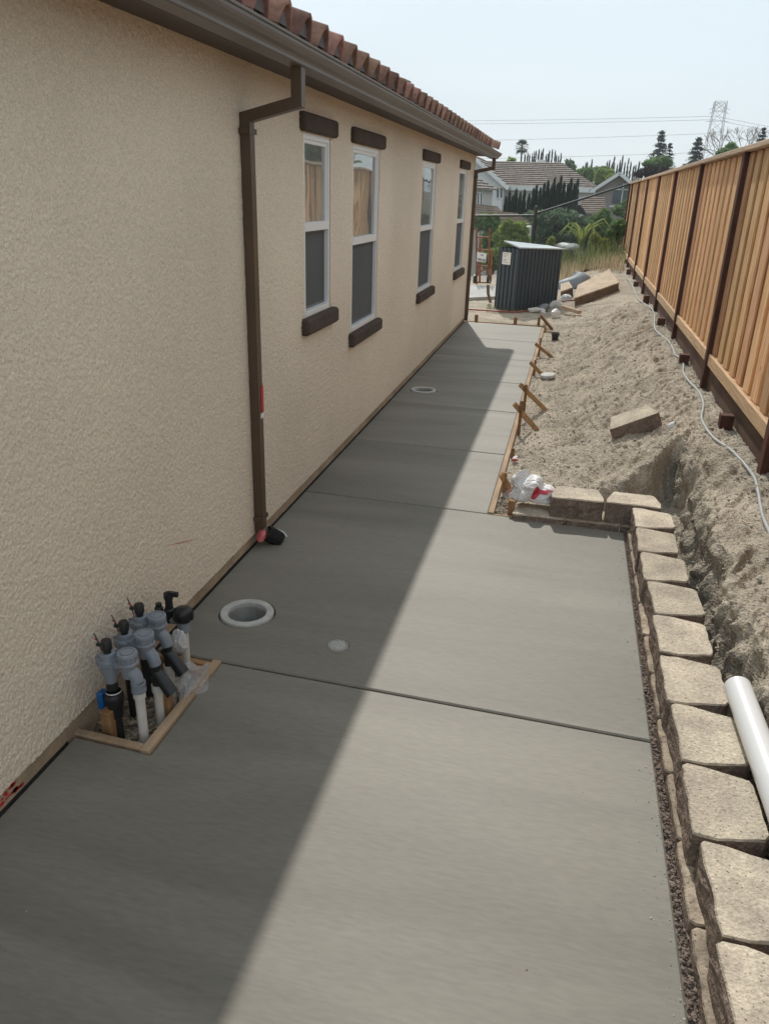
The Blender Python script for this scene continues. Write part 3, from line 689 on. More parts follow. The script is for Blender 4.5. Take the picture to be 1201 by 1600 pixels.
# ================================================================== drains in the slab
def drain_ring(c, r, label):
    t = thing('drain_ring', label, 'drain', (c[0], c[1], 0), 'round sleeves cast into the slab')
    MB().lathe([(r * .985, -.02), (r * .985, .003), (r * .965, .008), (r * .74, .009), (r * .705, .004), (r * .70, -.012), (r * .70, -.02)], (*c, 0), 48, smooth=False).build('rim', M['ring'], t)
    MB().lathe([(r * .70, -.012), (r * .695, -.05), (r * .69, -.13), (.001, -.135)], (*c, 0), 40).build('sleeve', M['ring_in'], t)
    MB().lathe([(r * .55, -.132), (r * .54, -.10), (r * .50, -.095), (.001, -.095)], (*c, 0), 32).build('plug', M['pvc_grey'], t)
drain_ring(RC, .120, 'round white-rimmed sleeve in the shaded slab near the valves')
drain_ring(RC2, .124, 'round white-rimmed sleeve in the slab under the far windows')
gr = thing('floor_drain', 'small round slotted metal drain cover in the shaded slab', 'drain', (*GC, 0))
MB().lathe([(.0435, -.02), (.0435, -.002), (.0415, .0006), (.0385, .0006), (.0375, -.006), (.035, -.02), (.0435, -.02)], (*GC, 0), 30).build('rim', M['pale_concrete'], gr)
MB().lathe([(.035, -.016), (.001, -.016)], (*GC, 0), 20).build('well_shade_disc', M['felt'], gr)  # black disc below the bars paints the shade inside the drain
ca, sa = math.cos(R_(-42)), math.sin(R_(-42))
for i in range(-3, 4):
    w = i * .0098; L = math.sqrt(max(0, .0345 ** 2 - w * w)); mt = Matrix.Translation((GC[0], GC[1], 0)) @ Matrix.Rotation(R_(-50), 4, 'Z')
    MB().box((-L, w - .0022, -.012), (L, w + .0022, -.0008), mat=mt).build('bar', M['steel'], gr)

# ================================================================== irrigation valves in their wooden box
P4 = [(-1.186, 1.837), (-1.177, 2.401), (-1.479, 2.411), (-1.479, 1.851)]
bx = thing('form_box', 'rough wooden form around the irrigation valves beside the wall', 'wooden form', (-1.33, 2.12, -.06))
MB().add([(-1.216, 1.838, -.10), (-1.182, 1.838, -.10), (-1.174, 2.396, -.10), (-1.208, 2.396, -.10), (-1.216, 1.838, .008), (-1.182, 1.838, .008), (-1.174, 2.396, .010), (-1.208, 2.396, .010)], [(0, 3, 2, 1), (4, 5, 6, 7), (0, 1, 5, 4), (1, 2, 6, 5), (2, 3, 7, 6), (3, 0, 4, 7)]).build('board', M['pine'], bx)
MB().cbox((-1.486, 1.853, -.10), (-1.218, 1.885, .004), .004, mat=Matrix.Translation((-1.35, 1.869, 0)) @ Matrix.Rotation(R_(-3), 4, 'Z') @ Matrix.Translation((1.35, -1.869, 0))).build('board', M['pine'], bx)
MB().cbox((-1.47, 2.362, -.10), (-1.21, 2.394, .006), .004, mat=Matrix.Translation((-1.35, 2.378, 0)) @ Matrix.Rotation(R_(-2), 4, 'Z') @ Matrix.Translation((1.35, -2.378, 0))).build('board', M['stake'], bx)
for (x, y, h) in ((-1.375, 1.915, .10), (-1.245, 2.08, .085), (-1.238, 2.30, .05)):
    MB().cbox((x - .02, y - .018, -.12), (x + .02, y + .018, h - .02), .003).build('stake', M['stake'], bx)
gxs, gys = np.arange(-1.50, -1.19, .008), np.arange(1.85, 2.40, .008); GX, GY = np.meshgrid(gxs, gys, indexing='ij')
tag(npmesh('soil_bed', np.stack([GX, GY, -.075 + .03 * fbm(GX * 20, GY * 20, 71, 3)], -1).reshape(-1, 3), grid_faces(len(gxs), len(gys)), M['gravel'], smooth=True), kind='structure')
n = 900; gp_ = np.stack([rng.uniform(-1.48, -1.215, n), rng.uniform(1.88, 2.37, n), np.full(n, -.058)], -1); gp_[:, 2] += rng.uniform(-.005, .012, n)
stones('pea_gravel', gp_, np.clip(.006 * np.exp(rng.normal(0, .4, n)), .003, .013), M['gravel'], 'pea gravel lying inside the wooden valve form')

def valve(y, xd, xb, dz, label, kind):
    v = thing('irrigation_valve', label, 'valve', (xd, y, -.06), 'grey irrigation valves in the wooden form'); zt = .300 + dz
    G = M['pvc_grey']; K = M['black_plastic']
    # dome (vacuum breaker) on the slab side
    d = MB(); d.lathe([(.022, zt - .085), (.0245, zt - .080), (.0255, zt - .040), (.0255, zt - .036), (.034, zt - .035), (.035, zt - .033), (.035, zt - .026), (.0335, zt - .024), (.031, zt - .023), (.031, zt - .004), (.0335, zt - .003), (.0335, zt + .009), (.032, zt + .011), (.026, zt + .0115), (.0255, zt + .009), (.021, zt + .009), (.0205, zt + .012), (.001, zt + .0125)], (xd, y, 0), 28)
    for k in range(10):
        a = 2 * math.pi * k / 10; d.box((.0300, -.003, zt - .022), (.0335, .003, zt - .005), mat=Matrix.Translation((xd, y, 0)) @ Matrix.Rotation(a, 4, 'Z'))
    d.build('dome_cap', G, v)
    MB().tube([(xd, y, zt - .04), (xb, y, zt - .045)], .0215, 14).build('cross_pipe', G, v)
    # valve body with bonnet, bolts and solenoid
    b = MB(); b.lathe([(.021, zt - .118), (.0225, zt - .116), (.0225, zt - .085), (.027, zt - .083), (.030, zt - .060), (.031, zt - .046), (.039, zt - .045), (.040, zt - .043), (.040, zt - .036), (.0385, zt - .035), (.0385, zt - .032), (.040, zt - .031), (.040, zt - .022), (.0385, zt - .020), (.028, zt - .019), (.025, zt - .004), (.019, zt - .001), (.001, zt)], (xb, y, 0), 26)
    for k in range(6):
        a = 2 * math.pi * k / 6 + .3; b.lathe([(.005, zt - .048), (.005, zt - .014), (.001, zt - .0135)], (xb + .037 * math.cos(a), y + .038 * math.sin(a), 0), 8)
    b.build('body', G, v)
    s = MB(); s.lathe([(.013, zt - .004), (.0135, zt + .012), (.018, zt + .014), (.018, zt + .044), (.015, zt + .048), (.001, zt + .049)], (xb + .002, y - .004, 0), 14); s.tube([(xb - .018, y - .006, zt + .026), (xb - .032, y - .008, zt + .028)], .007, 8); s.build('solenoid', K, v)
    for q in (0, 1):
        MB().tube([(xb - .03, y + .006 * q, zt + .028), (xb - .05, y + .01, zt + .055 - .02 * q), (xb - .055, y + .03, zt + .02), (xb - .05, y + .045, zt - .05), (xb - .045, y + .05, zt - .1)], .0022, 5).build('wire', M['red'] if q else K, v)
    # outlet elbow and riser under the dome
    if kind == 1:
        MB().tube([(xd + .006, y, zt - .06), (xd + .026, y - .004, zt - .075), (xd + .034, y - .006, zt - .10)], [.0225, .0225, .021], 16).build('elbow', G, v)
        MB().lathe([(.0225, zt - .135), (.025, zt - .134), (.025, zt - .122), (.0225, zt - .121), (.0225, zt - .112), (.025, zt - .111), (.025, zt - .098), (.021, zt - .097)], (xd + .034, y - .006, 0), 16).build('coupling', G, v)
        MB().tube([(xd + .034, y - .006, zt - .13), (xd + .036, y - .008, -.07)], .0165, 14).build('riser', M['pvc_used'], v)
        MB().lathe([(.021, zt - .158), (.021, zt - .130), (.017, zt - .130)], (xd + .034, y - .006, 0), 16).build('collar', M['pvc_used'], v)
        MB().lathe([(.034, -.065), (.030, -.052), (.018, -.045)], (xd + .036, y - .008, 0), 14).build('glue_pool', M['pvc'], v)
        MB().tube([(xb, y, zt - .11), (xb + .002, y, zt - .15)], .020, 14).build('nipple', K, v)
        u = MB(); u.lathe([(.020, 0), (.024, .004), (.026, .05), (.031, .06), (.033, .085), (.031, .095), (.026, .10), (.026, .108)], (xb + .004, y, zt - .265), 18); u.build('ball_valve', K, v)
        MB().lathe([(.0272, 0), (.0272, .005)], (xb + .004, y, zt - .158), 18).build('band', M['pvc'], v)
        MB().cbox((xb - .055, y - .020, zt - .235), (xb - .032, y + .018, zt - .165), .006).box((xb - .033, y - .007, zt - .21), (xb - .015, y + .007, zt - .19)).build('handle', M['blue_plastic'], v)
        MB().tube([(xb + .004, y, zt - .26), (xb + .010, y - .004, -.07)], .0175, 14).build('supply_pipe', K, v)
    else:
        MB().tube([(xd + .006, y, zt - .06), (xd + .030, y - .006, zt - .078), (xd + .038, y - .008, zt - .108)], [.0225, .0225, .021], 16).build('elbow', G, v)
        MB().tube([(xd + .038, y - .008, zt - .105), (xd + .038, y - .01, zt - .20)], .0165, 12).build('nipple', K, v)
        # black angled relief fitting pointing down and out
        MB().tube([(xd + .02, y - .004, zt - .125), (xd + .055, y - .012, zt - .155), (xd + .090, y - .022, zt - .190), (xd + .105, y - .026, zt - .205)], [.019, .0215, .0235, .0235], 16).build('tee', K, v)
        MB().lathe([(.021, zt - .215), (.021, zt - .187), (.017, zt - .187)], (xd + .038, y - .010, 0), 14).build('collar', M['pvc_used'], v)
        MB().tube([(xd + .038, y - .010, zt - .19), (xd + .040, y - .012, -.07)], .0165, 14).build('riser', M['pvc_used'], v)
        MB().tube([(xb, y, zt - .11), (xb + .004, y, -.07)], .0175, 12).build('supply_pipe', K, v)
    return v
valve(1.944, -1.293, -1.365, 0, 'nearest grey irrigation valve, with blue ball valve handle on its black pipe', 1)
valve(2.064, -1.297, -1.372, 0.002, 'middle grey irrigation valve between the blue-handled one and the farthest valve', 2)
valve(2.190, -1.318, -1.385, 0.000, 'third grey irrigation valve, next to the black-capped white standpipe', 3)
sp = thing('standpipe', 'white standpipe with round black cap at the far end of the valve form', 'pipe', (-1.30, 2.343, -.06))
MB().tube([(-1.300, 2.343, -.07), (-1.297, 2.343, .165)], .0165, 14).build('riser', M['pvc_used'], sp)
MB().lathe([(.018, .155), (.024, .158), (.025, .20), (.022, .205)], (-1.297, 2.343, 0), 16).build('coupling', M['pvc_grey'], sp)
cap = MB().lathe([(.024, .20), (.036, .212), (.039, .225), (.039, .240), (.034, .252), (.024, .259), (.001, .262)], (-1.297, 2.343, 0), 20)
for k in range(12): cap.box((.0375, -.003, .213), (.0405, .003, .245), mat=Matrix.Translation((-1.297, 2.343, 0)) @ Matrix.Rotation(k * math.pi / 6, 4, 'Z'))
cap.build('cap', M['black_plastic'], sp)
MB().tube([(-1.30, 2.343, .205), (-1.375, 2.343, .205)], .02, 12).build('cross_pipe', M['pvc_grey'], sp)
MB().lathe([(.016, .19), (.021, .20), (.021, .245), (.015, .25), (.014, .29), (.018, .292), (.018, .315), (.001, .318)], (-1.352, 2.343, 0), 14).box((-1.352, 2.336, .305), (-1.312, 2.350, .322)).build('solenoid', M['black_plastic'], sp)
MB().lathe([(.012, .20), (.017, .215), (.017, .25), (.012, .255), (.012, .268), (.001, .27)], (-1.392, 2.335, 0), 12).build('side_valve', M['black_plastic'], sp)
crumple((-1.215, 2.225, .02), (.055, .075, .06), 17, M['film'], 'plastic_bag', 'clear crumpled plastic bag stuffed into the valve form', 'plastic bag', 4, .4)
crumple((-1.285, 2.29, .13), (.028, .028, .045), 27, M['film2'], 'plastic_wrap', 'milky plastic wrapped around pipe behind the black angled fittings', 'plastic wrap', 3, .4)

# ================================================================== BLOCK RETAINING WALL
rw = thing('retaining_wall', 'low tan concrete block retaining wall turning the corner beside the slab', 'wall', (.6, 3, 0))
def block(fl, fr, depth, z0, z1, taper, seed, dirx, diry, name='wall_block', top='block', bevel=.018, extra_top=0., rough=1.):
    """fl, fr: front corners of the top (x, y); dir: unit vector from the front to the back"""
    rs = np.random.default_rng(seed); fl = np.array(fl); fr = np.array(fr); d = np.array([dirx, diry]); al = fr - fl; L = np.linalg.norm(al); al = al / L
    # top outline: chamfered front corners, straight cheeks, tapered tail
    pts = [(0, .012), (.010, .0), (L * .25, -.003), (L * .5, .002), (L * .75, -.002), (L - .010, 0), (L, .012), (L - .004, depth * .3), (L - taper, depth * .93), (L - taper - .02, depth), (taper + .02, depth), (taper, depth * .93), (.004, depth * .3)]
    o = [fl + al * (a + rs.normal(0, .0012 * rough)) + d * (b + rs.normal(0, .0012 * rough)) for a, b in pts]; den = []
    for ci in (0, 6, 9, 10):                                  # knocked-off corners
        if rough >= 1 and rs.random() < .45: cc = (fl + fr) / 2 + d * depth / 2; o[ci] = o[ci] + (cc - o[ci]) * rs.uniform(.03, .09)
    for i in range(len(o)):
        a, b = o[i], o[(i + 1) % len(o)]; m_ = max(1, int(np.linalg.norm(b - a) / .028))
        for q in range(m_): den.append((a + (b - a) * q / m_ + (rs.normal(0, .0013 * rough, 2) if q else 0), i <= 5))
    isf = [t for _, t in den]; o = [t for t, _ in den]; n_ = len(o); c = sum(o) / n_
    zs = [z0, z1 - .008, z1]; rings = []
    rings.append([(p[0], p[1], z0) for p in o]); rings.append([(p[0], p[1], z1 - .005 - abs(rs.normal(0, .0016))) for p in o])
    rings.append([((p + (c - p) / max(.02, np.linalg.norm(c - p)) * .0035)[0], (p + (c - p) / max(.02, np.linalg.norm(c - p)) * .0035)[1], z1 + rs.normal(0, .0005) + extra_top) for p in o])
    # split face: rough rows between
    mb = MB(); vs = []; fs = []; mi = []
    # sides
    nz_ = 6; side = []
    for k in range(nz_ + 1):
        t = k / nz_; row = []
        for i, p in enumerate(o):
            fr_ = 1 if isf[i] else .25; q = np.array(p) - d * (rs.normal(.001, .0017) * fr_ * rough if 0 < k < nz_ else 0); row.append((q[0], q[1], z0 + (z1 - .007 - z0) * t))
        side.append(row)
    side[-1] = rings[1]
    for row in side: vs += row
    for k in range(nz_):
        for i in range(n_):
            j = (i + 1) % n_; fs.append((k * n_ + i, k * n_ + j, (k + 1) * n_ + j, (k + 1) * n_ + i)); mi.append(1)  # cheeks get the dark side colour too, painting the gap shadow
    b0 = nz_ * n_; t0 = len(vs); vs += rings[2]
    for i in range(n_):
        j = (i + 1) % n_; fs.append((b0 + i, b0 + j, t0 + j, t0 + i)); mi.append(0)
    fs.append(tuple(t0 + i for i in range(n_))); mi.append(0); fs.append(tuple(range(n_))[::-1]); mi.append(0)
    # orientation: make it face outwards
    cr = al[0] * d[1] - al[1] * d[0]
    if cr < 0: fs = [f[::-1] for f in fs]
    mb.v = vs; mb.f = [list(f) for f in fs]; mb.mi = mi; mb.sm = [False] * len(fs)
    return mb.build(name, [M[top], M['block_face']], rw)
def front(y): return .488 + (4.0 - y) * .0105
ZTOP, ZLOW = .155, .036; PY = .3125
yc = 4.255
k = 0; yb = 4.262 - PY * .0 - .30
edges_ = [3.955 - i * .3135 for i in range(13)]
for i, y1 in enumerate(edges_[:-1]):
    y0 = edges_[i + 1]; y1 = y1 - .004; y0 = y0 + .002; jx = random.uniform(-.005, .005)
    yaw = random.uniform(-.012, .012)
    block((front(y1) + jx, y1), (front(y0) + jx + yaw, y0), .205 + random.uniform(-.006, .006), ZLOW + .001, ZTOP + random.uniform(-.003, .003), .034, 100 + i, 1, yaw * .5)
# corner block of the column, closest to the turn
block((front(4.2) + .0, 4.235), (front(3.96), 3.957), .205, ZLOW + .001, ZTOP, .034, 131, 1, 0)
# base course under the column: a strip showing in front
eb = [4.20 - i * .2915 for i in range(15)]
for i, y1 in enumerate(eb[:-1]):
    y0 = eb[i + 1] + .003; j = random.uniform(-.003, .003)
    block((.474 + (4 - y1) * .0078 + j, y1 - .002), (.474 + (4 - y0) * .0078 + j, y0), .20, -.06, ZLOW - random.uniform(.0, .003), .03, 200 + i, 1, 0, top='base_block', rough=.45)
# the row across the end of the wide slab: two on top, three in the base course
block((.030, 4.255), (.338, 4.262), .198, ZLOW + .001, ZTOP + .003, .034, 301, 0, 1)
block((.345, 4.262), (.653, 4.256), .19, ZLOW + .001, ZTOP + .006, .036, 302, .03, 1)
for i, (a, b) in enumerate(((-.176, .128), (.132, .436), (.44, .64))):
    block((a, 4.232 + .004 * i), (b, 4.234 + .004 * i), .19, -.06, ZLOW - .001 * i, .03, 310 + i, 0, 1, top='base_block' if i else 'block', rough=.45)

# mortar and soil squeezed along the slab edge
lp = solo(MB().box((-.1, -.1, 0), (.1, .1, .01)), 'tmp', M['dirt'], 'x', 'x'); bpy.data.objects.remove(lp)
# loose block on the bank
def loose_block():
    mb = MB(); rs = np.random.default_rng(5); L, D, H = .315, .20, .105
    o = [(0, .01), (.01, 0), (L - .01, 0), (L, .01), (L - .04, D), (.04, D)]; n_ = len(o); vs = []
    c = np.array([L / 2, D / 2])
    for z, s in ((0, .98), (.006, 1), (H - .006, 1), (H, .975)):
        for p in o: q = c + (np.array(p) - c) * s; vs.append((q[0] - L / 2, q[1], z))
    fs = [tuple(range(n_))[::-1], tuple(3 * n_ + i for i in range(n_))]; mi = [0, 0]
    for k in range(3):
        for i in range(n_): j = (i + 1) % n_; fs.append((k * n_ + i, k * n_ + j, (k + 1) * n_ + j, (k + 1) * n_ + i)); mi.append(1)
    mb.v = vs; mb.f = [list(f) for f in fs]; mb.mi = mi; mb.sm = [False] * len(fs); return mb
lb = loose_block(); lb.v = [(x * 1.14, y * 1.05, z * 1.3) for x, y, z in lb.v]; lb = lb.build('loose_block', [M['block'], M['block_face']]); lb.location = (.622, 5.70, .150)
lb.rotation_euler = (R_(7), R_(-25), R_(6)); tag(lb, 'single loose grey-brown wall block lying tilted on the dirt bank', 'block')
cup = MB().lathe([(.001, .0), (.026, .0), (.032, .05), (.034, .05), (.034, .053), (.03, .053), (.025, .004), (.001, .004)], (0, 0, 0), 18); c_ = cup.build('paper_cup', M['paper']); c_.location = (.815, 5.70, .245); c_.rotation_euler = (R_(60), 0, R_(70)); tag(c_, 'small white cup beside the loose block on the bank', 'cup')

# white pipe leaning on the block tails
pp = MB(); A = Vector((.725, 2.46, .205)); B = Vector((.756, 1.00, .212)); q = (B - A).normalized()
pp.lathe([(.0445, 0), (.0445, (B - A).length), (.0400, (B - A).length), (.0400, 0)], A, 28, q, close=True)
solo(pp, 'pvc_pipe', M['pvc'], 'thick white plastic pipe lying along the back of the block wall', 'pipe', loc=A)

# ================================================================== FORMS ALONG THE SLAB
fb = thing('form_board', 'long pale form board along the right edge of the narrow slab', 'form board', (-.3, 8, 0))
for a, b in ((4.275, 7.2), (7.204, 10.0), (10.004, 12.02)):
    MB().cbox((-.3165, a, -.09), (-.283, b, .006 + .004 * random.random()), .003).build('board', M['pine'], fb)
MB().cbox((-.283, 4.258, -.09), (-.13, 4.274, .004), .003).build('end_board', M['pine'], fb)
fe = thing('form_board', 'form board across the far end of the slab, held by short stakes', 'form board', (-.9, 11.72, 0))
MB().cbox((-1.46, 11.718, -.09), (-.318, 11.752, .006), .003).build('board', M['stake'], fe)
for x in (-1.30, -.72): MB().cbox((x - .025, 11.754, -.1), (x + .025, 11.782, .10), .003).build('stake', M['stake'], fe)
stk = [((784, 792), 738), ((797, 745), 700), ((810, 674), 618), ((818, 641), 594), ((831, 612), 562), ((840, 568), 528), ((849, 540), 515)]
kick = {0: ((783, 741), (797, 768)), 2: ((803, 631), (839, 673)), 3: ((812, 601), (852, 641)), 4: ((828, 566), (849, 603)), 5: ((836, 537), (865, 562)), 6: ((841, 518), (864, 545))}
names = ['wooden stake and short kicker beside the white bag', 'short wooden stake without kicker, second from the white bag', 'wooden stake with long slanting kicker, third from the white bag', 'wooden stake with slanting kicker, fourth from the white bag',
         'wooden stake with kicker just left of the round white lid', 'wooden stake with slanting kicker, second beyond the round white lid', 'wooden stake with kicker leaning towards the black pot']
def bar(p, q, w, t, side=(0, 1, 0)):
    return MB().rtube([p, q], w, t, side)
for i, ((bx_, by_), ty_) in enumerate(stk):
    b = gx(bx_, by_, -.262); y = b[1]; zt_ = gy(bx_, ty_, y)[2]; x = -.262
    t = thing('form_stake', names[i], 'stake', (x, y, 0), 'stakes and kickers holding the slab form')
    MB().cbox((x - .012, y - .012, -.06), (x + .012, y + .012, max(.05, min(zt_, .26))), .002).build('stake', M['stake'], t)
    if i in kick:
        (ax, ay), (cx_, cy_) = kick[i]
        p = gy(ax, ay, y - .02); q = on_dirt(cx_, cy_, -.01)
        q[1] = max(q[1], y - .1); p = Vector(p); q = Vector(q)
        d_ = (q - p).normalized(); side = d_.cross(Vector((0, 0, 1))).normalized()
        MB().rtube([p, q + d_ * .03], .018, .036, side).build('kicker', M['kicker'], t)
p = gz(850, 493, .12); q = on_dirt(867, 517); t = thing('form_stake', 'kicker and stub at the far corner of the slab form', 'stake', (-.28, 11.75, 0), 'stakes and kickers holding the slab form')
MB().rtube([(-.36, 11.80, .14), (-.17, 11.50, .0)], .02, .045, (.8, .5, 0)).build('kicker', M['stake'], t)
MB().cbox((-.40, 11.76, -.05), (-.36, 11.80, .12), .003).build('stake', M['stake'], t)
MB().cbox((-.31, 11.55, .0), (-.28, 12.03, .05), .003).build('board', M['pine'], t)
# short stakes where the form meets the block wall
ws = thing('wood_stake', 'short brown stake standing by the block wall end, under the white bag', 'stake', (-.19, 4.33, 0)); MB().cbox((-.205, 4.30, -.05), (-.165, 4.335, .085), .003).build('stake', M['stake'], ws)
crumple((-.075, 4.395, .125), (.118, .10, .085), 33, M['bag'], 'plastic_bag', 'white plastic bag with red print lying on the end of the block wall', 'plastic bag', 4, .35)
crumple((-.135, 4.48, .15), (.075, .06, .085), 34, M['film2'], 'plastic_bag', 'milky bag puffed up behind the red-printed bag', 'plastic bag', 4, .4)
crumple((-.235, 5.33, .015), (.022, .03, .02), 37, M['bag'], 'wrapper', 'small pink and white wrapper in the dirt beside the form board', 'wrapper', 2)
n = 260; gq = np.stack([rng.uniform(-.275, -.14, n), rng.uniform(4.285, 4.6, n), np.full(n, -.012)], -1)
stones('edge_gravel', gq, np.clip(.008 * np.exp(rng.normal(0, .4, n)), .004, .016), M['gravel'], 'grey gravel between the form board and the block wall')

# round lid, black pot, and other things on the bank
ld = MB().lathe([(.001, .036), (.060, .036), (.076, .031), (.079, .022), (.079, .004), (.070, 0), (.001, 0)], (0, 0, 0), 28); o = ld.build('round_lid', M['ring']); p = on_dirt(855, 590); o.location = (p[0], p[1], p[2] + .004); o.rotation_euler = (R_(3), R_(-6), 0); tag(o, 'round white lid lying on the dirt near the form stakes', 'lid')
p = on_dirt(866, 533); pot = thing('plant_pot', 'small square black plastic pot on the dirt by the far kickers', 'pot', p)
pv = MB(); a, b, h = .035, .048, .11
pv.add([(p[0] + sx * s, p[1] + sy * s, p[2] + z) for z, s in ((0, a), (h, b), (h, b - .005), (.01, a - .004)) for sx, sy in ((-1, -1), (1, -1), (1, 1), (-1, 1))], [(3, 2, 1, 0)] + [(k * 4 + i, k * 4 + (i + 1) % 4, k * 4 + 4 + (i + 1) % 4, k * 4 + 4 + i) for k in range(3) for i in range(4)] + [(12, 13, 14, 15)]); pv.build('pot', M['black_plastic'], pot)
MB().box((p[0] - b - .006, p[1] - b - .006, p[2] + h - .022), (p[0] + b + .006, p[1] - b + .001, p[2] + h)).box((p[0] - b - .006, p[1] + b - .001, p[2] + h - .022), (p[0] + b + .006, p[1] + b + .006, p[2] + h)).build('rim', M['black_plastic'], pot)
st = MB()
for (u, v), (u2, v2), bow in (((912, 638), (927, 668), .03), ((897, 668), (922, 652), .01), ((860, 612), (885, 605), .01), ((893, 648), (905, 662), .0)):
    a = on_dirt(u, v, .02); b = on_dirt(u2, v2, .01); mdl = (a + b) / 2 + np.array([.01, 0, bow]); st.tube([a, mdl, b], .0022, 5)
solo(st, 'dry_stalk', M['straw'], 'few dry pale plant stalks lying on the middle of the bank', 'stalks', kind='stuff')
rk = on_dirt(890, 597); r_ = stones('rock', np.array([rk]), np.array([.03]), M['pebble'], None); r_['kind'] = 'thing'; tag(r_, 'fist sized clod on the bank right of the round lid', 'rock')

# grey cable along the top of the bank
cp = [(958, 424), (966, 426), (975, 426), (978, 434), (984, 441), (990, 452), (993, 460), (1000, 470), (1010, 477), (1019, 485), (1022, 497), (1022, 512), (1030, 523), (1042, 532), (1050, 543), (1054, 553), (1062, 560), (1067, 570), (1067, 582), (1076, 596), (1088, 609), (1096, 624), (1098, 636), (1095, 651), (1096, 663), (1104, 676), (1120, 690), (1136, 702), (1150, 716), (1164, 729), (1174, 743), (1180, 760), (1185, 778), (1190, 800), (1197, 820), (1204, 840), (1213, 868), (1222, 905)]
pts = [Vector(on_dirt(u, v, .012)) for u, v in cp]
def smooth_path(P, m=4):
    o = []
    for i in range(len(P) - 1):
        p0, p1, p2, p3 = P[max(0, i - 1)], P[i], P[i + 1], P[min(len(P) - 1, i + 2)]
        for k in range(m):
            t = k / m; o.append(.5 * ((2 * p1) + (p2 - p0) * t + (2 * p0 - 5 * p1 + 4 * p2 - p3) * t * t + (3 * p1 - p0 - 3 * p2 + p3) * t ** 3))
    return o + [P[-1]]
sp_ = smooth_path(pts); hz = dirt_h(np.array([p.x for p in sp_]), np.array([p.y for p in sp_]))
hz = np.convolve(np.pad(hz, 3, 'edge'), np.ones(7) / 7, 'valid')
sp_ = [Vector((p.x, p.y, float(h) + .010)) for p, h in zip(sp_, hz)]
solo(MB().tube(sp_, .0105, 10), 'grey_cable', M['cable'], 'grey cable snaking along the top of the dirt bank below the fence', 'cable')

# ================================================================== WOODEN FENCE
fn = thing('wooden_fence', 'new cedar board fence with dark posts and flat cap along the right', 'fence', (1.28, 10, .25))
posts = [4.745 + 2.44 * k for k in range(-2, 8)]; FEND = 23.0
def fence_mesh(name, mb, mat): o = mb.build(name, mat, fn); return o
bmh = MB().cbox((0, -.0685, 0), (.018, .0685, 1.575), .003); bme = None
for k, y in enumerate(posts):
    MB().cbox((1.222, y - .045, -.25), (1.312, y + .045, 2.126), .004).build('post', M['treated'], fn)
    y2 = posts[k + 1] if k + 1 < len(posts) else FEND
    span = y2 - y - .09; nb = max(1, int(round(span / .137))); w = span / nb
    for i in range(nb):
        yc_ = y + .045 + (i + .5) * w; out_ = i % 2
        if bme is None:
            o = bmh.build('fence_board', M['cedar'], fn); bme = o.data; bme.transform(Matrix.Translation(fn.location))
        else: o = link('fence_board', bme, fn)
        o.location = Vector((1.262 + .0195 * out_ + random.uniform(-.0012, .0012), yc_ + random.uniform(-.003, .003), .548)) - Vector(fn.location)
        o.scale = (1, (w + (.024 if out_ else .030)) / .137, 1); o.rotation_euler = (random.uniform(-.002, .002), 0, random.uniform(-.006, .006))
    jz = random.uniform(-.004, .004)
    MB().cbox((1.238, y + .047, .445 + jz), (1.262, y2 - .047, .548 + jz), .008).box((1.262, y + .047, .452 + jz), (1.300, y2 - .047, .545 + jz)).build('bottom_rail', M['cedar_rail'], fn)
    MB().box((1.300, y + .047, 2.03), (1.335, y2 - .047, 2.118)).build('top_rail', M['cedar_rail'], fn)
    MB().box((1.268, y + .047, .20), (1.306, y2 - .047, .443)).build('kick_board', M['kick'], fn)
    if 1 < y < 20:
        ym = y + 1.0; zb = float(bank(1.2, ym)); MB().cbox((1.150, ym - .045, .1), (1.240, ym + .045, zb + .10 + random.uniform(-.01, .02)), .004).build('stub_post', M['treated'], fn)
MB().cbox((1.222, FEND - .045, -.25), (1.312, FEND + .045, 2.126), .004).build('post', M['treated'], fn)
cy_ = [-.3, 3.5, 7.2, 10.9, 14.5, 18.2, FEND + .08]
for a, b in zip(cy_[:-1], cy_[1:]): MB().cbox((1.205, a + .001, 2.128 + random.uniform(0, .003)), (1.350, b - .001, 2.168), .004).build('cap_board', M['cap'], fn)
for j in range(3):
    p = gx(1003, 285, 1.215); crumple((1.222, p[1], 2.155), (.02, .12, .05), 50, M['paper'], 'white_rag', 'white rag caught on the far fence cap', 'rag', 2); break

# ================================================================== CHAIN LINK FENCE beyond the shed
YC = 20.2; pT = gy(837, 327, YC); pL = gy(700, 334, YC); pR = Vector((1.22, 22.6, 2.14))
cl = thing('chain_link_fence', 'black chain link fence beyond the shed, rail rising to the wooden fence', 'fence', (pT[0], YC, -.3))
MB().tube([(pT[0], YC, -.5), (pT[0], YC, pT[2] + .02)], .042, 12).lathe([(.046, 0), (.046, .03), (.03, .055), (.001, .062)], (pT[0], YC, pT[2] + .02), 12).build('post', M['black_metal'], cl)
MB().tube([(pL[0] - 3, YC, pL[2] - .12), (pL[0], YC, pL[2] - .05), (pT[0], YC, pT[2] - .14)], .024, 10).build('rail', M['black_metal'], cl)
MB().tube([(pT[0], YC, pT[2] - .10), pR], .024, 10).build('rail', M['black_metal'], cl)
MB().tube([(pL[0] - .4, YC, -.6), (pL[0] - .4, YC, pL[2])], .03, 10).build('post', M['black_metal'], cl)
wm = MB()
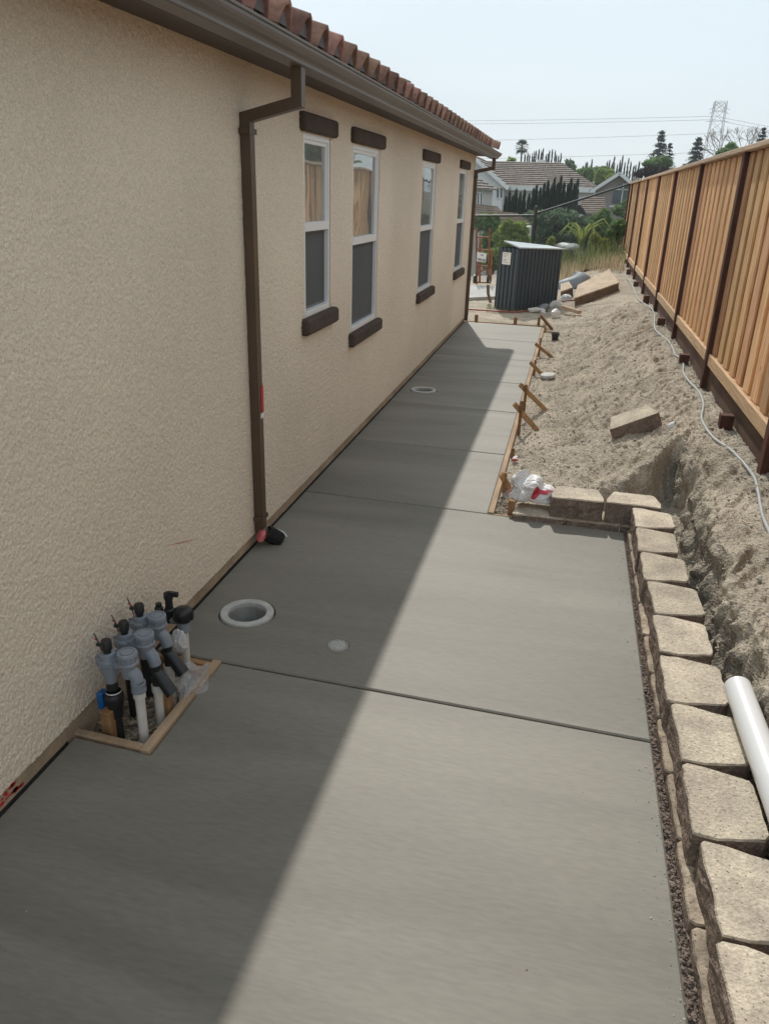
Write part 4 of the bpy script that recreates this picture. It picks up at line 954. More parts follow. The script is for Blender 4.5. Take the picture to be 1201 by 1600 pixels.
def weave(A, B, za, zb, sp=.062):
    A = np.array(A, float); B = np.array(B, float); L = np.linalg.norm((B - A)[:2]); n_ = int(L / sp)
    for i in range(-24, n_ + 24):
        for s in (1, -1):
            pts_ = []
            t0, t1 = i * sp, i * sp + s * 1.5
            a0, a1 = np.clip([t0, t1], 0, L)
            if abs(a1 - a0) < .02: continue
            for a in (a0, a1):
                f = a / L; base = A + (B - A) * f; top = za + (zb - za) * f; z = top - 1.5 + 1.5 * abs(a - t0) / 1.5; pts_.append((base[0], base[1], z))
            wm.tube(pts_, .0022, 3, False)
weave((pL[0] - 1, YC), (pT[0], YC), pL[2] - .08, pT[2] - .14); weave((pT[0], YC), (pR.x, pR.y), pT[2] - .1, pR.z)
o = wm.build('wire_mesh', M['mesh_wire'], cl); o['kind'] = 'stuff'

# ================================================================== SHED and yard clutter
A0 = np.array([-.851, 13.243]); ang = math.atan2(.80, .60); rd = np.array([math.cos(ang), math.sin(ang)]); ldv = np.array([-rd[1], rd[0]])
sh = thing('garden_shed', 'low dark grey ribbed metal shed with pale sloping lid and taped notice', 'shed', (A0[0], A0[1], 0))
LR, LL, HS = 1.09, .43, .965
def ribs(a, d, L, h0, h1, nrm, name):
    n_ = 2 * max(4, int(L / .085)); vs = []; fs = []
    for i in range(n_ * 2 + 1):
        t = L * min(1, (i // 4 + (0, .40, .5, .90)[i % 4]) / (n_ / 2)); o_ = (0, 0, .020, .020)[i % 4]; p = a + d * t + nrm * o_
        hh = h0 + (h1 - h0) * t / L
        vs += [(p[0], p[1], -.01), (p[0], p[1], hh)]
    for i in range(n_ * 2): fs.append((2 * i, 2 * i + 2, 2 * i + 3, 2 * i + 1))
    MB().add(vs, fs).build(name, M['shed'], sh)
HR = HS - .045
ribs(A0, rd, LR, HS, HS - .02, -ldv, 'front_panel')
ribs(A0 + ldv * LL, -ldv, LL, HS, HS, -rd, 'side_panel')
ribs(A0 + rd * LR, ldv, LL, HS - .02, HS - .02, rd, 'side_panel'); ribs(A0 + rd * LR + ldv * LL, -rd, LR, HS, HS, ldv, 'back_panel')
def P3(u, w, z): p = A0 + rd * u + ldv * w; return (p[0], p[1], z)
rf = MB(); b = [P3(-.03, -.03, HS + .012), P3(LR + .03, -.03, HS - .03), P3(LR + .03, LL * .75, HS + .0), P3(-.03, LL * .75, HS + .095)]
rf.add(b + [(x, y, z + .02) for x, y, z in b], [(3, 2, 1, 0), (4, 5, 6, 7), (0, 1, 5, 4), (1, 2, 6, 5), (2, 3, 7, 6), (3, 0, 4, 7)]).build('lid', M['shed_roof'], sh)
for (u, w) in ((0, 0), (LR, 0), (0, LL), (LR, LL)):
    p = P3(u, w, 0); MB().box((p[0] - .010, p[1] - .010, -.01), (p[0] + .010, p[1] + .010, HS - .03)).build('corner_post', M['shed'], sh)
p = A0 + ldv * .33 - rd * .026; q = A0 + ldv * .15 - rd * .026
nt_ = MB().add([(q[0], q[1], .71), (p[0], p[1], .71), (p[0], p[1], .90), (q[0], q[1], .90), (q[0] + .003, q[1] + .002, .71), (p[0] + .003, p[1] + .002, .71), (p[0] + .003, p[1] + .002, .90), (q[0] + .003, q[1] + .002, .90)], [(0, 1, 2, 3), (7, 6, 5, 4), (0, 4, 5, 1), (1, 5, 6, 2), (2, 6, 7, 3), (3, 7, 4, 0)]).build('notice', M['paper'], sh, 'white paper notice taped to the dark side panel')
tx_ = MB()
for i in range(7):
    z = .875 - i * .022; a = A0 + ldv * .31 - rd * .028; c = A0 + ldv * (.19 + .03 * (i % 3)) - rd * .028
    if i in (3,): continue
    tx_.add([(c[0], c[1], z), (a[0], a[1], z), (a[0], a[1], z + .005), (c[0], c[1], z + .005)], [(0, 1, 2, 3)])
tx_.build('print', M['screen_frame'], nt_)

# orange steel frame with a sign, behind the house corner
ZL = gz(741, 445, 0); YL = 16.8
def L3(px, py): return Vector(gy(px, py, YL))
fr = thing('steel_frame', 'rusty orange tubular steel frame with white sign by house corner', 'frame', L3(755, 444))
for a, b in (((744, 444), (744, 357)), ((749, 441), (750, 372)), ((762, 441), (765, 357)), ((766, 440), (768, 392))):
    MB().tube([L3(*a), L3(*b)], .022, 8).build('upright', M['rust'], fr)
for a, b in (((743, 389), (768, 392)), ((744, 414), (764, 417)), ((742, 441), (767, 442)), ((745, 370), (765, 371)), ((746, 428), (760, 417))):
    MB().tube([L3(*a), L3(*b)], .017, 8).build('crossbar', M['rust'], fr)
for a in ((741, 436), (762, 436)):
    c = L3(*a); MB().lathe([(.03, -.03), (.085, -.025), (.09, 0), (.085, .025), (.03, .03)], c, 16, (1, .1, 0)).build('wheel', M['black_plastic'], fr)
s0, s1, s2, s3 = [L3(*t) + Vector((0, -.03, 0)) for t in ((744.5, 408), (758.5, 410), (760, 396), (745.5, 393.5))]
sg = MB().add([s0, s1, s2, s3] + [p + Vector((0, .006, 0)) for p in (s0, s1, s2, s3)], [(0, 1, 2, 3), (7, 6, 5, 4), (0, 4, 5, 1), (1, 5, 6, 2), (2, 6, 7, 3), (3, 7, 4, 0)]).build('sign', M['paper'], fr, 'white sign with a bold dark line of lettering')
lt = MB()
def onsign(u, v): return s3 + (s2 - s3) * u + (s0 - s3) * v + Vector((0, -.003, 0))
def stroke(u0, v0, u1, v1): lt.add([onsign(u0, v1), onsign(u1, v1), onsign(u1, v0), onsign(u0, v0)], [(0, 1, 2, 3)])
for k in range(7):                                               # bold lower line, two short words too small to read
    u = .10 + k * .115 + (.05 if k > 3 else 0); stroke(u, .62, u + .03, .90); stroke(u + .055, .62, u + .08, .90); stroke(u + .03, .62 + .11 * (k % 3), u + .055, .70 + .11 * (k % 3))
for k in range(4): stroke(.42 + k * .07, .16 + .05 * (k % 2), .46 + k * .07, .34)
lt.build('lettering', M['ink'], sg)
w_ = thing('wood_stake', 'weathered wooden stake standing in front of the orange frame', 'stake', gz(766, 473)); p, q = Vector(gz(766, 473)), Vector(gy(762, 445, gz(766, 473)[1]))
MB().rtube([p, (p * .5 + q * .5) + Vector((-.02, 0, 0)), q], .05, .03, (1, 0, 0)).build('stake', M['plyedge'], w_)
# strip of older concrete past the house corner
pc = [gz(722, 474.5), gz(775, 466), gz(775, 450), gz(728, 448)]
m = MB().prism([(p[0] - (.6 if i in (0, 3) else 0), p[1]) for i, p in enumerate(pc)], -.08, .035); pad = m.build('concrete_pad', M['pale_concrete']); tag(pad, kind='structure')

# wooden platform, offcut, tub, rubbish heap
cs = [gz(895, 461, .22), gz(964, 436, .40), gz(951, 421, .43), gz(905, 443, .30)]
u = Vector(cs[1]) - Vector(cs[0]); 
fl_, fr_ = Vector(on_dirt(896, 468, .14)), Vector(on_dirt(967, 443, .13)); bl_, br_ = Vector(on_dirt(902, 447, .17)), Vector(on_dirt(951, 422, .13))
plat = thing('wooden_platform', 'tilted plywood topped platform lying on the bank right of the shed', 'platform', fl_)
up = Vector((-.15, -.1, 1)).normalized()
def slabq(P, t0, t1): return MB().add([p + up * t0 for p in P] + [p + up * t1 for p in P], [(3, 2, 1, 0), (4, 5, 6, 7), (0, 1, 5, 4), (1, 2, 6, 5), (2, 3, 7, 6), (3, 0, 4, 7)])
Pq = [fl_, fr_, br_, bl_]
slabq(Pq, .0, .022).build('deck', M['plywood'], plat)
for i in range(4):
    a, b = Pq[i], Pq[(i + 1) % 4]; c = sum(Pq, Vector()) / 4; a2, b2 = a + (c - a) * .03, b + (c - b) * .03; 
    slabq([a2, b2, b2 + (c - b2) * .05, a2 + (c - a2) * .05], -.16, -.002).build('joist', M['plyedge'], plat)
a = [Vector(on_dirt(*t)) + Vector((0, 0, .14)) for t in ((874, 470), (893, 463), (887, 453), (874, 457))]
off_ = thing('wood_offcut', 'short piece of striped decking between the shed and platform', 'wood', a[0])
for i in range(4):
    f0, f1 = i / 4, (i + .92) / 4; slabq([a[0].lerp(a[1], f0), a[0].lerp(a[1], f1), a[3].lerp(a[2], f1), a[3].lerp(a[2], f0)], 0, .025).build('plank', M['plywood'], off_)
slabq([a[0], a[1], a[1].lerp(a[2], .1), a[0].lerp(a[3], .1)], -.14, -.002).build('bearer', M['plyedge'], off_)
c = Vector(on_dirt(893, 452)) + Vector((0, .35, -.02))
tb = thing('upturned_tub', 'smooth grey upturned tub behind the platform, beside the shed', 'tub', c)
vs = []; fs = []; nu, nv = 18, 7
for i in range(nv):
    t = i / (nv - 1) * math.pi / 2
    for j in range(nu):
        s = 2 * math.pi * j / nu; vs.append((c.x + .40 * math.cos(t) ** .7 * math.cos(s) if t < 1.56 else c.x, c.y + .28 * math.cos(t) ** .7 * math.sin(s) if t < 1.56 else c.y, c.z + .26 * math.sin(t) + .10 * math.cos(s) * .8))
for i in range(nv - 1):
    for j in range(nu): fs.append((i * nu + j, i * nu + (j + 1) % nu, (i + 1) * nu + (j + 1) % nu, (i + 1) * nu + j))
MB().add(vs, fs, 0, True).build('shell', M['tub'], tb)
MB().tube([vs[j] for j in range(nu)] + [vs[0]], .018, 6).build('rim', M['black_plastic'], tb)
for i, (u, v, r, mt, lab) in enumerate((((838), 489, (.13, .08, .07), 'film2', 'grey plastic sheeting bundled in front of the shed'), (850, 487, (.10, .09, .10), 'tub', 'grey crumpled sack at the foot of the shed'), (868, 495, (.09, .06, .08), 'film2', 'white plastic bag nearest the far form kicker'), (867, 480, (.10, .08, .08), 'film2', 'milky plastic bag under the pale wood stick'), (885, 470, (.13, .09, .11), 'film2', 'puffed white plastic bag below the platform'))):
    p = on_dirt(u, v); crumple((p[0], p[1], p[2] + r[2] * .4), r, 60 + i, M[mt], 'plastic_bag', lab, 'plastic bag', 3, .35)
p, q = Vector(on_dirt(879, 480, .09)), Vector(on_dirt(905, 488, .05)); o = solo(MB().rtube([p, q], .06, .05, (q - p).cross(Vector((0, 0, 1))).normalized()), 'wood_stick', M['pine'], 'short pale wooden stick lying on the plastic bags', 'stick')
rp = [(728, 483), (760, 485), (790, 487), (815, 487), (840, 480), (862, 474), (885, 470), (905, 468), (922, 464), (938, 459)]
P_ = smooth_path([Vector(on_dirt(u, v, .03)) for u, v in rp]); solo(MB().tube(P_, .014, 8), 'red_hose', M['red_hose'], 'dull red hose running along the ground in front of shed', 'hose')
P_ = smooth_path([Vector(on_dirt(u, v, .02)) for u, v in ((905, 425), (920, 421), (935, 417))]); solo(MB().tube(P_, .03, 6), 'log', M['bark'], 'thin dark branch lying at the edge of the dry grass', 'branch')

# ================================================================== VEGETATION
def leaves(C, Rr, n, s, flat=0.3, seed=1, shell=.5, up=0.):
    """leaf quads in ellipsoids: C (k,3), Rr (k,3)"""
    g_ = np.random.default_rng(seed); C = np.atleast_2d(C); Rr = np.atleast_2d(Rr); w = Rr.prod(1) ** .67; idx = g_.choice(len(C), n, p=w / w.sum())
    d = g_.normal(size=(n, 3)); d /= np.linalg.norm(d, axis=1)[:, None]; rr = (shell + (1 - shell) * g_.random(n)) ** .7
    P = C[idx] + d * Rr[idx] * rr[:, None]
    a = g_.normal(size=(n, 3)); a[:, 2] += up; a /= np.linalg.norm(a, axis=1)[:, None]; b = np.cross(a, g_.normal(size=(n, 3))); b /= np.linalg.norm(b, axis=1)[:, None]
    sz_ = s * g_.uniform(.6, 1.4, n)[:, None]; a = a * sz_; b = b * sz_ * .45
    V = np.stack([P - a, P + b, P + a, P - b], 1).reshape(-1, 3); F = np.arange(4 * n).reshape(n, 4); return V, F
def clump_centres(c, r, k, seed):
    g_ = np.random.default_rng(seed); d = g_.normal(size=(k, 3)); d /= np.linalg.norm(d, axis=1)[:, None]
    return np.array(c) + d * np.array(r) * (g_.random((k, 1)) ** .4) * .75, np.array(r) * g_.uniform(.25, .48, (k, 1))
def tree(name, label, cat, px, pyt, pyb, wpx, y, mat, n, s, group=None, k=14, seed=1, trunk=True, cy_off=0):
    top = gy(px, pyt, y); bot = gy(px, pyb, y); l = gy(px - wpx / 2, pyt, y); r = gy(px + wpx / 2, pyt, y)
    rx = max(.2, (r[0] - l[0]) / 2); rz = (top[2] - bot[2]) / 2; c = np.array([top[0], y, (top[2] + bot[2]) / 2])
    g0 = float(terr(c[0], y)) if y > 21 else float(bank(c[0], y)); t = thing(name, label, cat, (c[0], y, g0), group)
    C, Rr = clump_centres(c, (rx, rx, rz), k, seed); V, F = leaves(C, Rr, n, s, seed=seed + 5)
    npmesh('crown', V, F, M[mat], t)
    if trunk:
        m = MB(); m.tube([(c[0], y, g0 - .3), (c[0] + .05 * rx, y, (g0 + c[2]) / 2), (c[0], y, c[2])], [max(.05, rx * .10), max(.04, rx * .08), max(.02, rx * .04)], 7)
        for q in range(5): m.tube([(c[0], y, c[2] - rz * .5), tuple(C[q % len(C)])], [max(.02, rx * .04), .012], 5)
        m.build('trunk', M['bark'], t)
    return t
# shrubs just past the chain link fence
tree('shrub', 'bright yellow-green shrub behind the chain link post, above the shed', 'shrub', 800, 344, 420, 60, 24.5, 'leaf_bright', 5200, .075, 'shrubs beyond the chain link fence', 18, 3)
tree('shrub', 'dark green shrub at the house corner behind the orange frame', 'shrub', 768, 330, 410, 34, 26, 'leaf_mid', 3000, .075, 'shrubs beyond the chain link fence', 12, 4)
tree('shrub', 'low bright shrub between the orange frame and the shed', 'shrub', 772, 375, 425, 36, 23, 'leaf_bright', 2600, .06, 'shrubs beyond the chain link fence', 12, 5)
tree('shrub', 'large bluish-green shrub right of the chain link post', 'shrub', 876, 325, 400, 84, 27, 'leaf_blue', 7500, .08, 'shrubs beyond the chain link fence', 26, 6)
tree('shrub', 'leafy green shrub at the far end of the wooden fence', 'shrub', 962, 322, 400, 70, 25.5, 'leaf_mid', 6000, .075, 'shrubs beyond the chain link fence', 22, 7)
tree('shrub', 'green shrub between the bluish shrub and the fence end', 'shrub', 925, 335, 400, 46, 28, 'leaf_mid', 4000, .08, 'shrubs beyond the chain link fence', 16, 8)
tree('shrub', 'small reddish-yellow shrub just right of the shed lid', 'shrub', 861, 368, 402, 26, 22.5, 'leaf_yellow', 1400, .05, 'shrubs beyond the chain link fence', 9, 9)
tree('shrub', 'low leafy weed clump against the far end of the wooden fence', 'shrub', 966, 338, 396, 40, 22.4, 'leaf_mid', 3600, .045, 'shrubs beyond the chain link fence', 16, 31, trunk=False)
tree('shrub', 'low yellowish weed clump in the dry grass behind the platform', 'shrub', 938, 362, 402, 38, 22.0, 'leaf_yellow', 2200, .04, 'shrubs beyond the chain link fence', 14, 32, trunk=False)
tree('shrub', 'dull green weed clump between the white sheet and the fence', 'shrub', 915, 352, 398, 40, 23.2, 'leaf_blue', 2600, .045, 'shrubs beyond the chain link fence', 14, 33, trunk=False)
# drooping palm-like plant
bp_ = gy(905, 395, 22.8); pl = thing('arching_plant', 'yellow-green plant with long arching leaves beyond the bank', 'plant', bp_)
for k in range(11):
    a = k * 2.399; L = random.uniform(.5, .95); d = Vector((math.cos(a), math.sin(a) * .6, 0)); b0 = Vector(bp_) + Vector((0, 0, .0)); pts_ = [b0, b0 + d * L * .25 + Vector((0, 0, L * .75)), b0 + d * L * .6 + Vector((0, 0, L * .95)), b0 + d * L * 1.0 + Vector((0, 0, L * .55))]
    m = MB(); ws_ = (.02, .07, .06, .008); side = d.cross(Vector((0, 0, 1))); vs = []
    for p, w in zip(pts_, ws_): vs += [p - side * w + Vector((0, 0, w * .5)), p, p + side * w + Vector((0, 0, w * .5))]
    m.add(vs, [(3 * i + j, 3 * i + j + 1, 3 * i + 4 + j, 3 * i + 3 + j) for i in range(3) for j in range(2)], 0, True).build('leaf', M['leaf_yellow'], pl)
crumple(gy(888, 386, 22.6), (.26, .18, .11), 77, M['paper'], 'white_sheet', 'white sheet bundled among the weeds behind the platform', 'sheet', 3, .3)
# weeds and dry grass on the upper bank: uncountable
def blades(name, n, xr, yr_, hmin, hmax, mat, label, seed, dens=None, w=.006):
    g_ = np.random.default_rng(seed); x = g_.uniform(*xr, n); y = g_.uniform(*yr_, n)
    if dens is not None: kk = g_.random(n) < dens(x, y); x, y = x[kk], y[kk]
    n = len(x); z = np.where(y < 21.4, bank(x, y), terr(x, y) + .1); h = g_.uniform(hmin, hmax, n); a = g_.uniform(0, 6.28, n); ln = g_.uniform(.05, .5, n) * h
    dx_, dy_ = np.cos(a), np.sin(a); ww = w * g_.uniform(.6, 1.6, n)
    b0 = np.stack([x - dy_ * ww, y + dx_ * ww, z], -1); b1 = np.stack([x + dy_ * ww, y - dx_ * ww, z], -1)
    m0 = np.stack([x - dy_ * ww * .8 + dx_ * ln * .35, y + dx_ * ww * .8 + dy_ * ln * .35, z + h * .6], -1); m1 = np.stack([x + dy_ * ww * .8 + dx_ * ln * .35, y - dx_ * ww * .8 + dy_ * ln * .35, z + h * .6], -1)
    t0 = np.stack([x + dx_ * ln - dy_ * ww * .2, y + dy_ * ln, z + h], -1); t1 = np.stack([x + dx_ * ln + dy_ * ww * .2, y + dy_ * ln, z + h], -1)
    V = np.stack([b0, b1, m1, m0, t1, t0], 1).reshape(-1, 3); i = np.arange(n)[:, None] * 6; F = np.concatenate([i + np.array([[0, 1, 2, 3]]), i + np.array([[3, 2, 4, 5]])], 0)
    return tag(npmesh(name, V, F, M[mat]), label, kind='stuff')
edge_f = lambda x, y: np.clip((y - (18.3 - .9 * (x < .2) + .5 * np.sin(x * 5))) / 1.2, 0, 1)
blades('dry_grass', 5200, (-.9, 1.15), (16.8, 22.5), .06, .30, 'straw', 'dry tan grass on the upper bank beside the fence end', 91, edge_f)
blades('green_weeds', 6500, (-.8, 1.25), (18.8, 26), .15, .62, 'weed', 'tall green weeds behind the dry grass', 92, lambda x, y: np.clip((y - 19.2) / 2.4, 0, 1) * (vn(x * 3, y * 2, 95) > .3), .006)
blades('shed_weeds', 160, (-1.3, -.7), (13.0, 13.6), .02, .09, 'weed', 'tiny weeds at the foot of the shed', 93, None, .004)
# cypress rows
def cypress_mesh(h, r, n, seed, s):
    g_ = np.random.default_rng(seed); z = g_.random(n) ** .8 * h; rr = r * np.clip(1.15 * (1 - z / h) ** .55, 0, 1) * (.55 + .45 * g_.random(n)); a = g_.uniform(0, 6.28, n)
    sp_ = .5 + .5 * np.sin(a * 3 + seed) * .5 + .25
    P = np.stack([rr * np.cos(a) * sp_ * 1.2, rr * np.sin(a) * sp_ * 1.2, z], -1)
    up_ = np.stack([np.cos(a) * .25, np.sin(a) * .25, np.ones(n)], -1); sd = np.stack([-np.sin(a), np.cos(a), np.zeros(n)], -1); sz_ = s * g_.uniform(.6, 1.5, n)[:, None]
    V = np.stack([P - up_ * sz_ * .4, P + sd * sz_ * .28, P + up_ * sz_ * 1.3, P - sd * sz_ * .28], 1).reshape(-1, 3); return V, np.arange(4 * n).reshape(n, 4)
def cypress_row(spec, y, grp, lab, n=420, rpx=4.2, seedbase=0, s=None):
    for i, (px, pyt) in enumerate(spec):
        yy_ = y + random.uniform(-.8, .8); top = gy(px, pyt, yy_); g0 = float(terr(top[0], yy_)); h = top[2] - g0; r = rpx * yy_ / FPX
        t = thing('cypress_tree', lab(i), 'cypress', (top[0], yy_, g0), grp)
        V, F = cypress_mesh(h, r, n, seedbase + i, s or r * .5); npmesh('crown', V + np.array([top[0], yy_, g0]), F, M['leaf_dark'], t)
        MB().tube([(top[0], yy_, g0 - .2), (top[0], yy_, g0 + h * .8)], [r * .22, r * .06], 5).build('trunk', M['bark'], t)
main = [(790, 312), (796, 303), (801, 310), (806, 300), (812, 306), (819, 302), (826, 308), (833, 300), (838, 294), (844, 298), (850, 291), (856, 286), (861, 295), (866, 283), (871, 290), (876, 280), (881, 289), (887, 293), (892, 284), (897, 292), (902, 285)]
ordn = ['first', 'second', 'third', 'fourth', 'fifth', 'sixth', 'seventh', 'eighth', 'ninth', 'tenth', 'eleventh', 'twelfth', 'thirteenth', 'fourteenth', 'fifteenth', 'sixteenth', 'seventeenth', 'eighteenth', 'nineteenth', 'twentieth', 'last']
cypress_row(main, 47, 'dark cypresses in front of the pale house', lambda i: f'{ordn[i]} dark cypress from the left in the row before the pale house', 1700, 7.6, 300)
random.seed(21)
f1 = [(820.5 + i * 3.5 + random.uniform(-1, 1), 240 + random.uniform(-5, 7)) for i in range(17)]
cypress_row(f1, 118, 'far cypresses on the skyline above the pale roof', lambda i: f'{ordn[i]} thin cypress from the left on the skyline above the pale roof', 260, 2.9, 400, s=.26)
f2 = [(911 + i * 3.4 + random.uniform(-1, 1), 256 + random.uniform(-4, 6)) for i in range(5)]
cypress_row(f2, 122, 'far cypresses on the skyline between the two houses', lambda i: f'{ordn[i]} thin cypress from the left on the skyline between the two big roofs', 260, 2.9, 430, s=.26)
f3 = [(948 + i * 4.1 + random.uniform(-1, 1), 253 + random.uniform(-8, 7)) for i in range(13)]
cypress_row(f3, 120, 'far cypresses on the skyline above the mauve gable', lambda i: f'{ordn[i]} thin cypress from the left on the skyline above the mauve gable', 260, 3.0, 450, s=.26)
# round trees between houses
tree('tree', 'yellow-green tree top in front of the pale roof', 'tree', 843, 256, 275, 28, 82, 'leaf_yellow', 1500, .22, 'garden trees around the far houses', 12, 11)
tree('tree', 'small bright tree on the skyline left of the palm', 'tree', 797, 245, 262, 14, 95, 'leaf_bright', 700, .25, 'garden trees around the far houses', 8, 12)
tree('tree', 'airy grey-green tree right of the far brown roof', 'tree', 893, 247, 285, 22, 92, 'leaf_blue', 900, .24, 'garden trees around the far houses', 16, 13)
tree('tree', 'mid green tree just right of the pale house roof', 'tree', 915, 262, 300, 34, 84, 'leaf_mid', 2600, .24, 'garden trees around the far houses', 16, 14)
tree('tree', 'bright rounded tree left of the mauve gable', 'tree', 946, 263, 300, 36, 80, 'leaf_bright', 2600, .24, 'garden trees around the far houses', 14, 15)
tree('tree', 'broad dim tree crown far behind between the houses', 'tree', 938, 259, 285, 46, 112, 'leaf_mid', 2200, .32, 'garden trees around the far houses', 14, 16)
tree('tree', 'dark plum coloured tree above the fence cap', 'tree', 1024, 258, 290, 66, 62, 'leaf_plum', 3600, .15, 'garden trees around the far houses', 22, 17)
tree('tree', 'green leafy tree under the tall conifer above the fence', 'tree', 1028, 243, 268, 46, 75, 'leaf_mid', 2600, .2, 'garden trees around the far houses', 16, 18)
tree('tree', 'green tree top peeking over the fence right of the pylon', 'tree', 1140, 220, 258, 42, 70, 'leaf_mid', 2000, .2, 'garden trees around the far houses', 14, 19)
tree('tree', 'small plum coloured shrub at the foot of the cypress row', 'shrub', 906, 318, 345, 24, 50, 'leaf_plum', 900, .12, 'garden trees around the far houses', 9, 20)
tree('shrub', 'dense low greenery in front of the mauve house wall', 'shrub', 990, 312, 345, 60, 46, 'leaf_mid', 3000, .13, 'garden trees around the far houses', 16, 22)
tree('shrub', 'mixed shrubs on the slope below the cypress row', 'shrub', 860, 328, 365, 90, 42, 'leaf_blue', 4200, .13, 'garden trees around the far houses', 20, 23)
tree('shrub', 'pale climbing shrub below the porch roof near the house corner', 'shrub', 752, 332, 365, 30, 44, 'leaf_mid', 1400, .12, 'garden trees around the far houses', 10, 24)
def conifer(label, px, pyt, y, hpx_half, n, seed, mat, tiers):
    top = gy(px, pyt, y); g0 = float(terr(top[0], y)); h = top[2] - g0; t = thing('conifer_tree', label, 'tree', (top[0], y, g0), 'conifers rising above the wooden fence'); g_ = np.random.default_rng(seed)
    R0 = hpx_half * y / FPX; Vs = []; Fs = []; off_ = 0; br = MB()
    vis = R0 * 3.2
    nb = tiers * 9
    for k in range(nb):
        f = (k // 9 + .30 * g_.random() + .2) / tiers; z = top[2] - f * vis; L = R0 * (.06 + 1.3 * f ** .9) * g_.uniform(.45, 1.12); a = g_.uniform(0, 6.28)
        tip = np.array([math.cos(a) * L, math.sin(a) * L, L * g_.uniform(-.42, .02) + .03 * R0]); m_ = max(8, int(n * 1.7 / nb)); u_ = .12 + .9 * g_.random(m_) ** .8
        sag = -.10 * L * (u_ ** 2)
        P = np.array([top[0], y, z]) + tip * u_[:, None] + g_.normal(0, .055 * R0, (m_, 3)) * np.array([1, 1, .7]); P[:, 2] += sag; s_ = R0 * .062
        a_ = g_.normal(size=(m_, 3)) * np.array([1, 1, .6]) + tip / L * .7; a_ /= np.linalg.norm(a_, axis=1)[:, None]; b_ = np.cross(a_, g_.normal(0, 1, (m_, 3))); b_ /= np.linalg.norm(b_, axis=1)[:, None]
        V = np.stack([P - a_ * s_, P + b_ * s_ * .45, P + a_ * s_, P - b_ * s_ * .45], 1).reshape(-1, 3); Vs.append(V); Fs.append(np.arange(4 * m_).reshape(m_, 4) + off_); off_ += 4 * m_
        br.tube([(top[0], y, z), tuple(np.array([top[0], y, z]) + tip * .8)], [.03, .01], 3, False)
    npmesh('crown', np.concatenate(Vs), np.concatenate(Fs), M[mat], t); br.build('branches', M['bark'], t)
    MB().tube([(top[0], y, g0 - .3), (top[0], y, top[2])], [R0 * .12, .03], 7).build('trunk', M['bark'], t)
conifer('tallest tiered conifer, left of the others above the fence', 1034, 206, 92, 22, 2600, 501, 'leaf_dark', 17)
conifer('smaller conifer touching the right side of the tallest conifer', 1047, 224, 90, 15, 1600, 502, 'leaf_dark', 13)
conifer('broad dark conifer between the tallest conifer and the pylon', 1092, 216, 88, 22, 3600, 503, 'leaf_dark', 14)
conifer('pointed dark conifer at the right edge above the fence', 1193, 200, 76, 16, 2200, 504, 'leaf_dark', 13)
# bare tree with fine twigs
b0 = gy(1160, 250, 100); bt = thing('bare_tree', 'pale bare-twigged tree right of the pylon above the fence', 'tree', (b0[0], 100, float(terr(b0[0], 100))))
tw = MB(); random.seed(5)
def grow(p, d, L, r, lev):
    q = p + d * L; tw.tube([p, q], [r, r * .7], 4, False)
    if lev == 0: return
    for _ in range(3 if lev > 1 else 4): grow(q, (d + Vector((random.gauss(0, .5), random.gauss(0, .5), random.gauss(.15, .3)))).normalized(), L * .72, r * .6, lev - 1)
for dx_ in (-1.5, .2, 1.6): grow(Vector((b0[0] + dx_, 100, b0[2] - 3)), Vector((dx_ * .08, 0, 1)), 2.3, .10, 4)
tw.build('branches', M['twig'], bt); MB().tube([(b0[0], 100, float(terr(b0[0], 100))), (b0[0], 100, b0[2] - 2.5)], .2, 7).build('trunk', M['twig'], bt)
# palms
def palm(label, px, pyc, y, rpx, nf, seed, group='fan palms on the skyline'):
    c = Vector(gy(px, pyc, y)); R0 = rpx * y / FPX; g0 = float(terr(c.x, y)); t = thing('palm_tree', label, 'palm', (c.x, y, g0), group); random.seed(seed)
    MB().tube([(c.x + .1, y, g0 - .3), (c.x + .15, y, (g0 + c.z) / 2), (c.x, y, c.z)], [R0 * .13, R0 * .10, R0 * .09], 8).build('trunk', M['bark'], t)
    m = MB()
    for k in range(nf):
        a = k * 2.399; el = 1.35 - 2.3 * (k / nf); d = Vector((math.cos(a) * math.cos(el), math.sin(a) * math.cos(el), math.sin(el))); st = c + d * R0 * .45; side = d.cross(Vector((0, 0, 1))).normalized() if abs(d.z) < .98 else Vector((1, 0, 0)); upv = side.cross(d)
        m.tube([c, st], R0 * .012, 3, False)
        for f in range(-5, 6):
            b_ = f * .22; dd = (d * math.cos(b_) + side * math.sin(b_)); L = R0 * (.62 - .02 * abs(f)); tip = st + dd * L - Vector((0, 0, R0 * .10)); w = upv.cross(dd).normalized() * R0 * .032
            m.add([st, st + dd * L * .5 + w, tip, st + dd * L * .5 - w], [(0, 1, 2, 3)])
    m.build('fronds', M['leaf_dark'] if True else None, t)
palm('fan palm on the skyline above the pale house roof', 815, 230, 88, 12, 34, 3)
palm('left small palm top showing over our tiled eave', 622, 128, 60, 7, 22, 4); palm('right small palm top showing over our tiled eave', 637, 133, 60, 7.5, 22, 6)
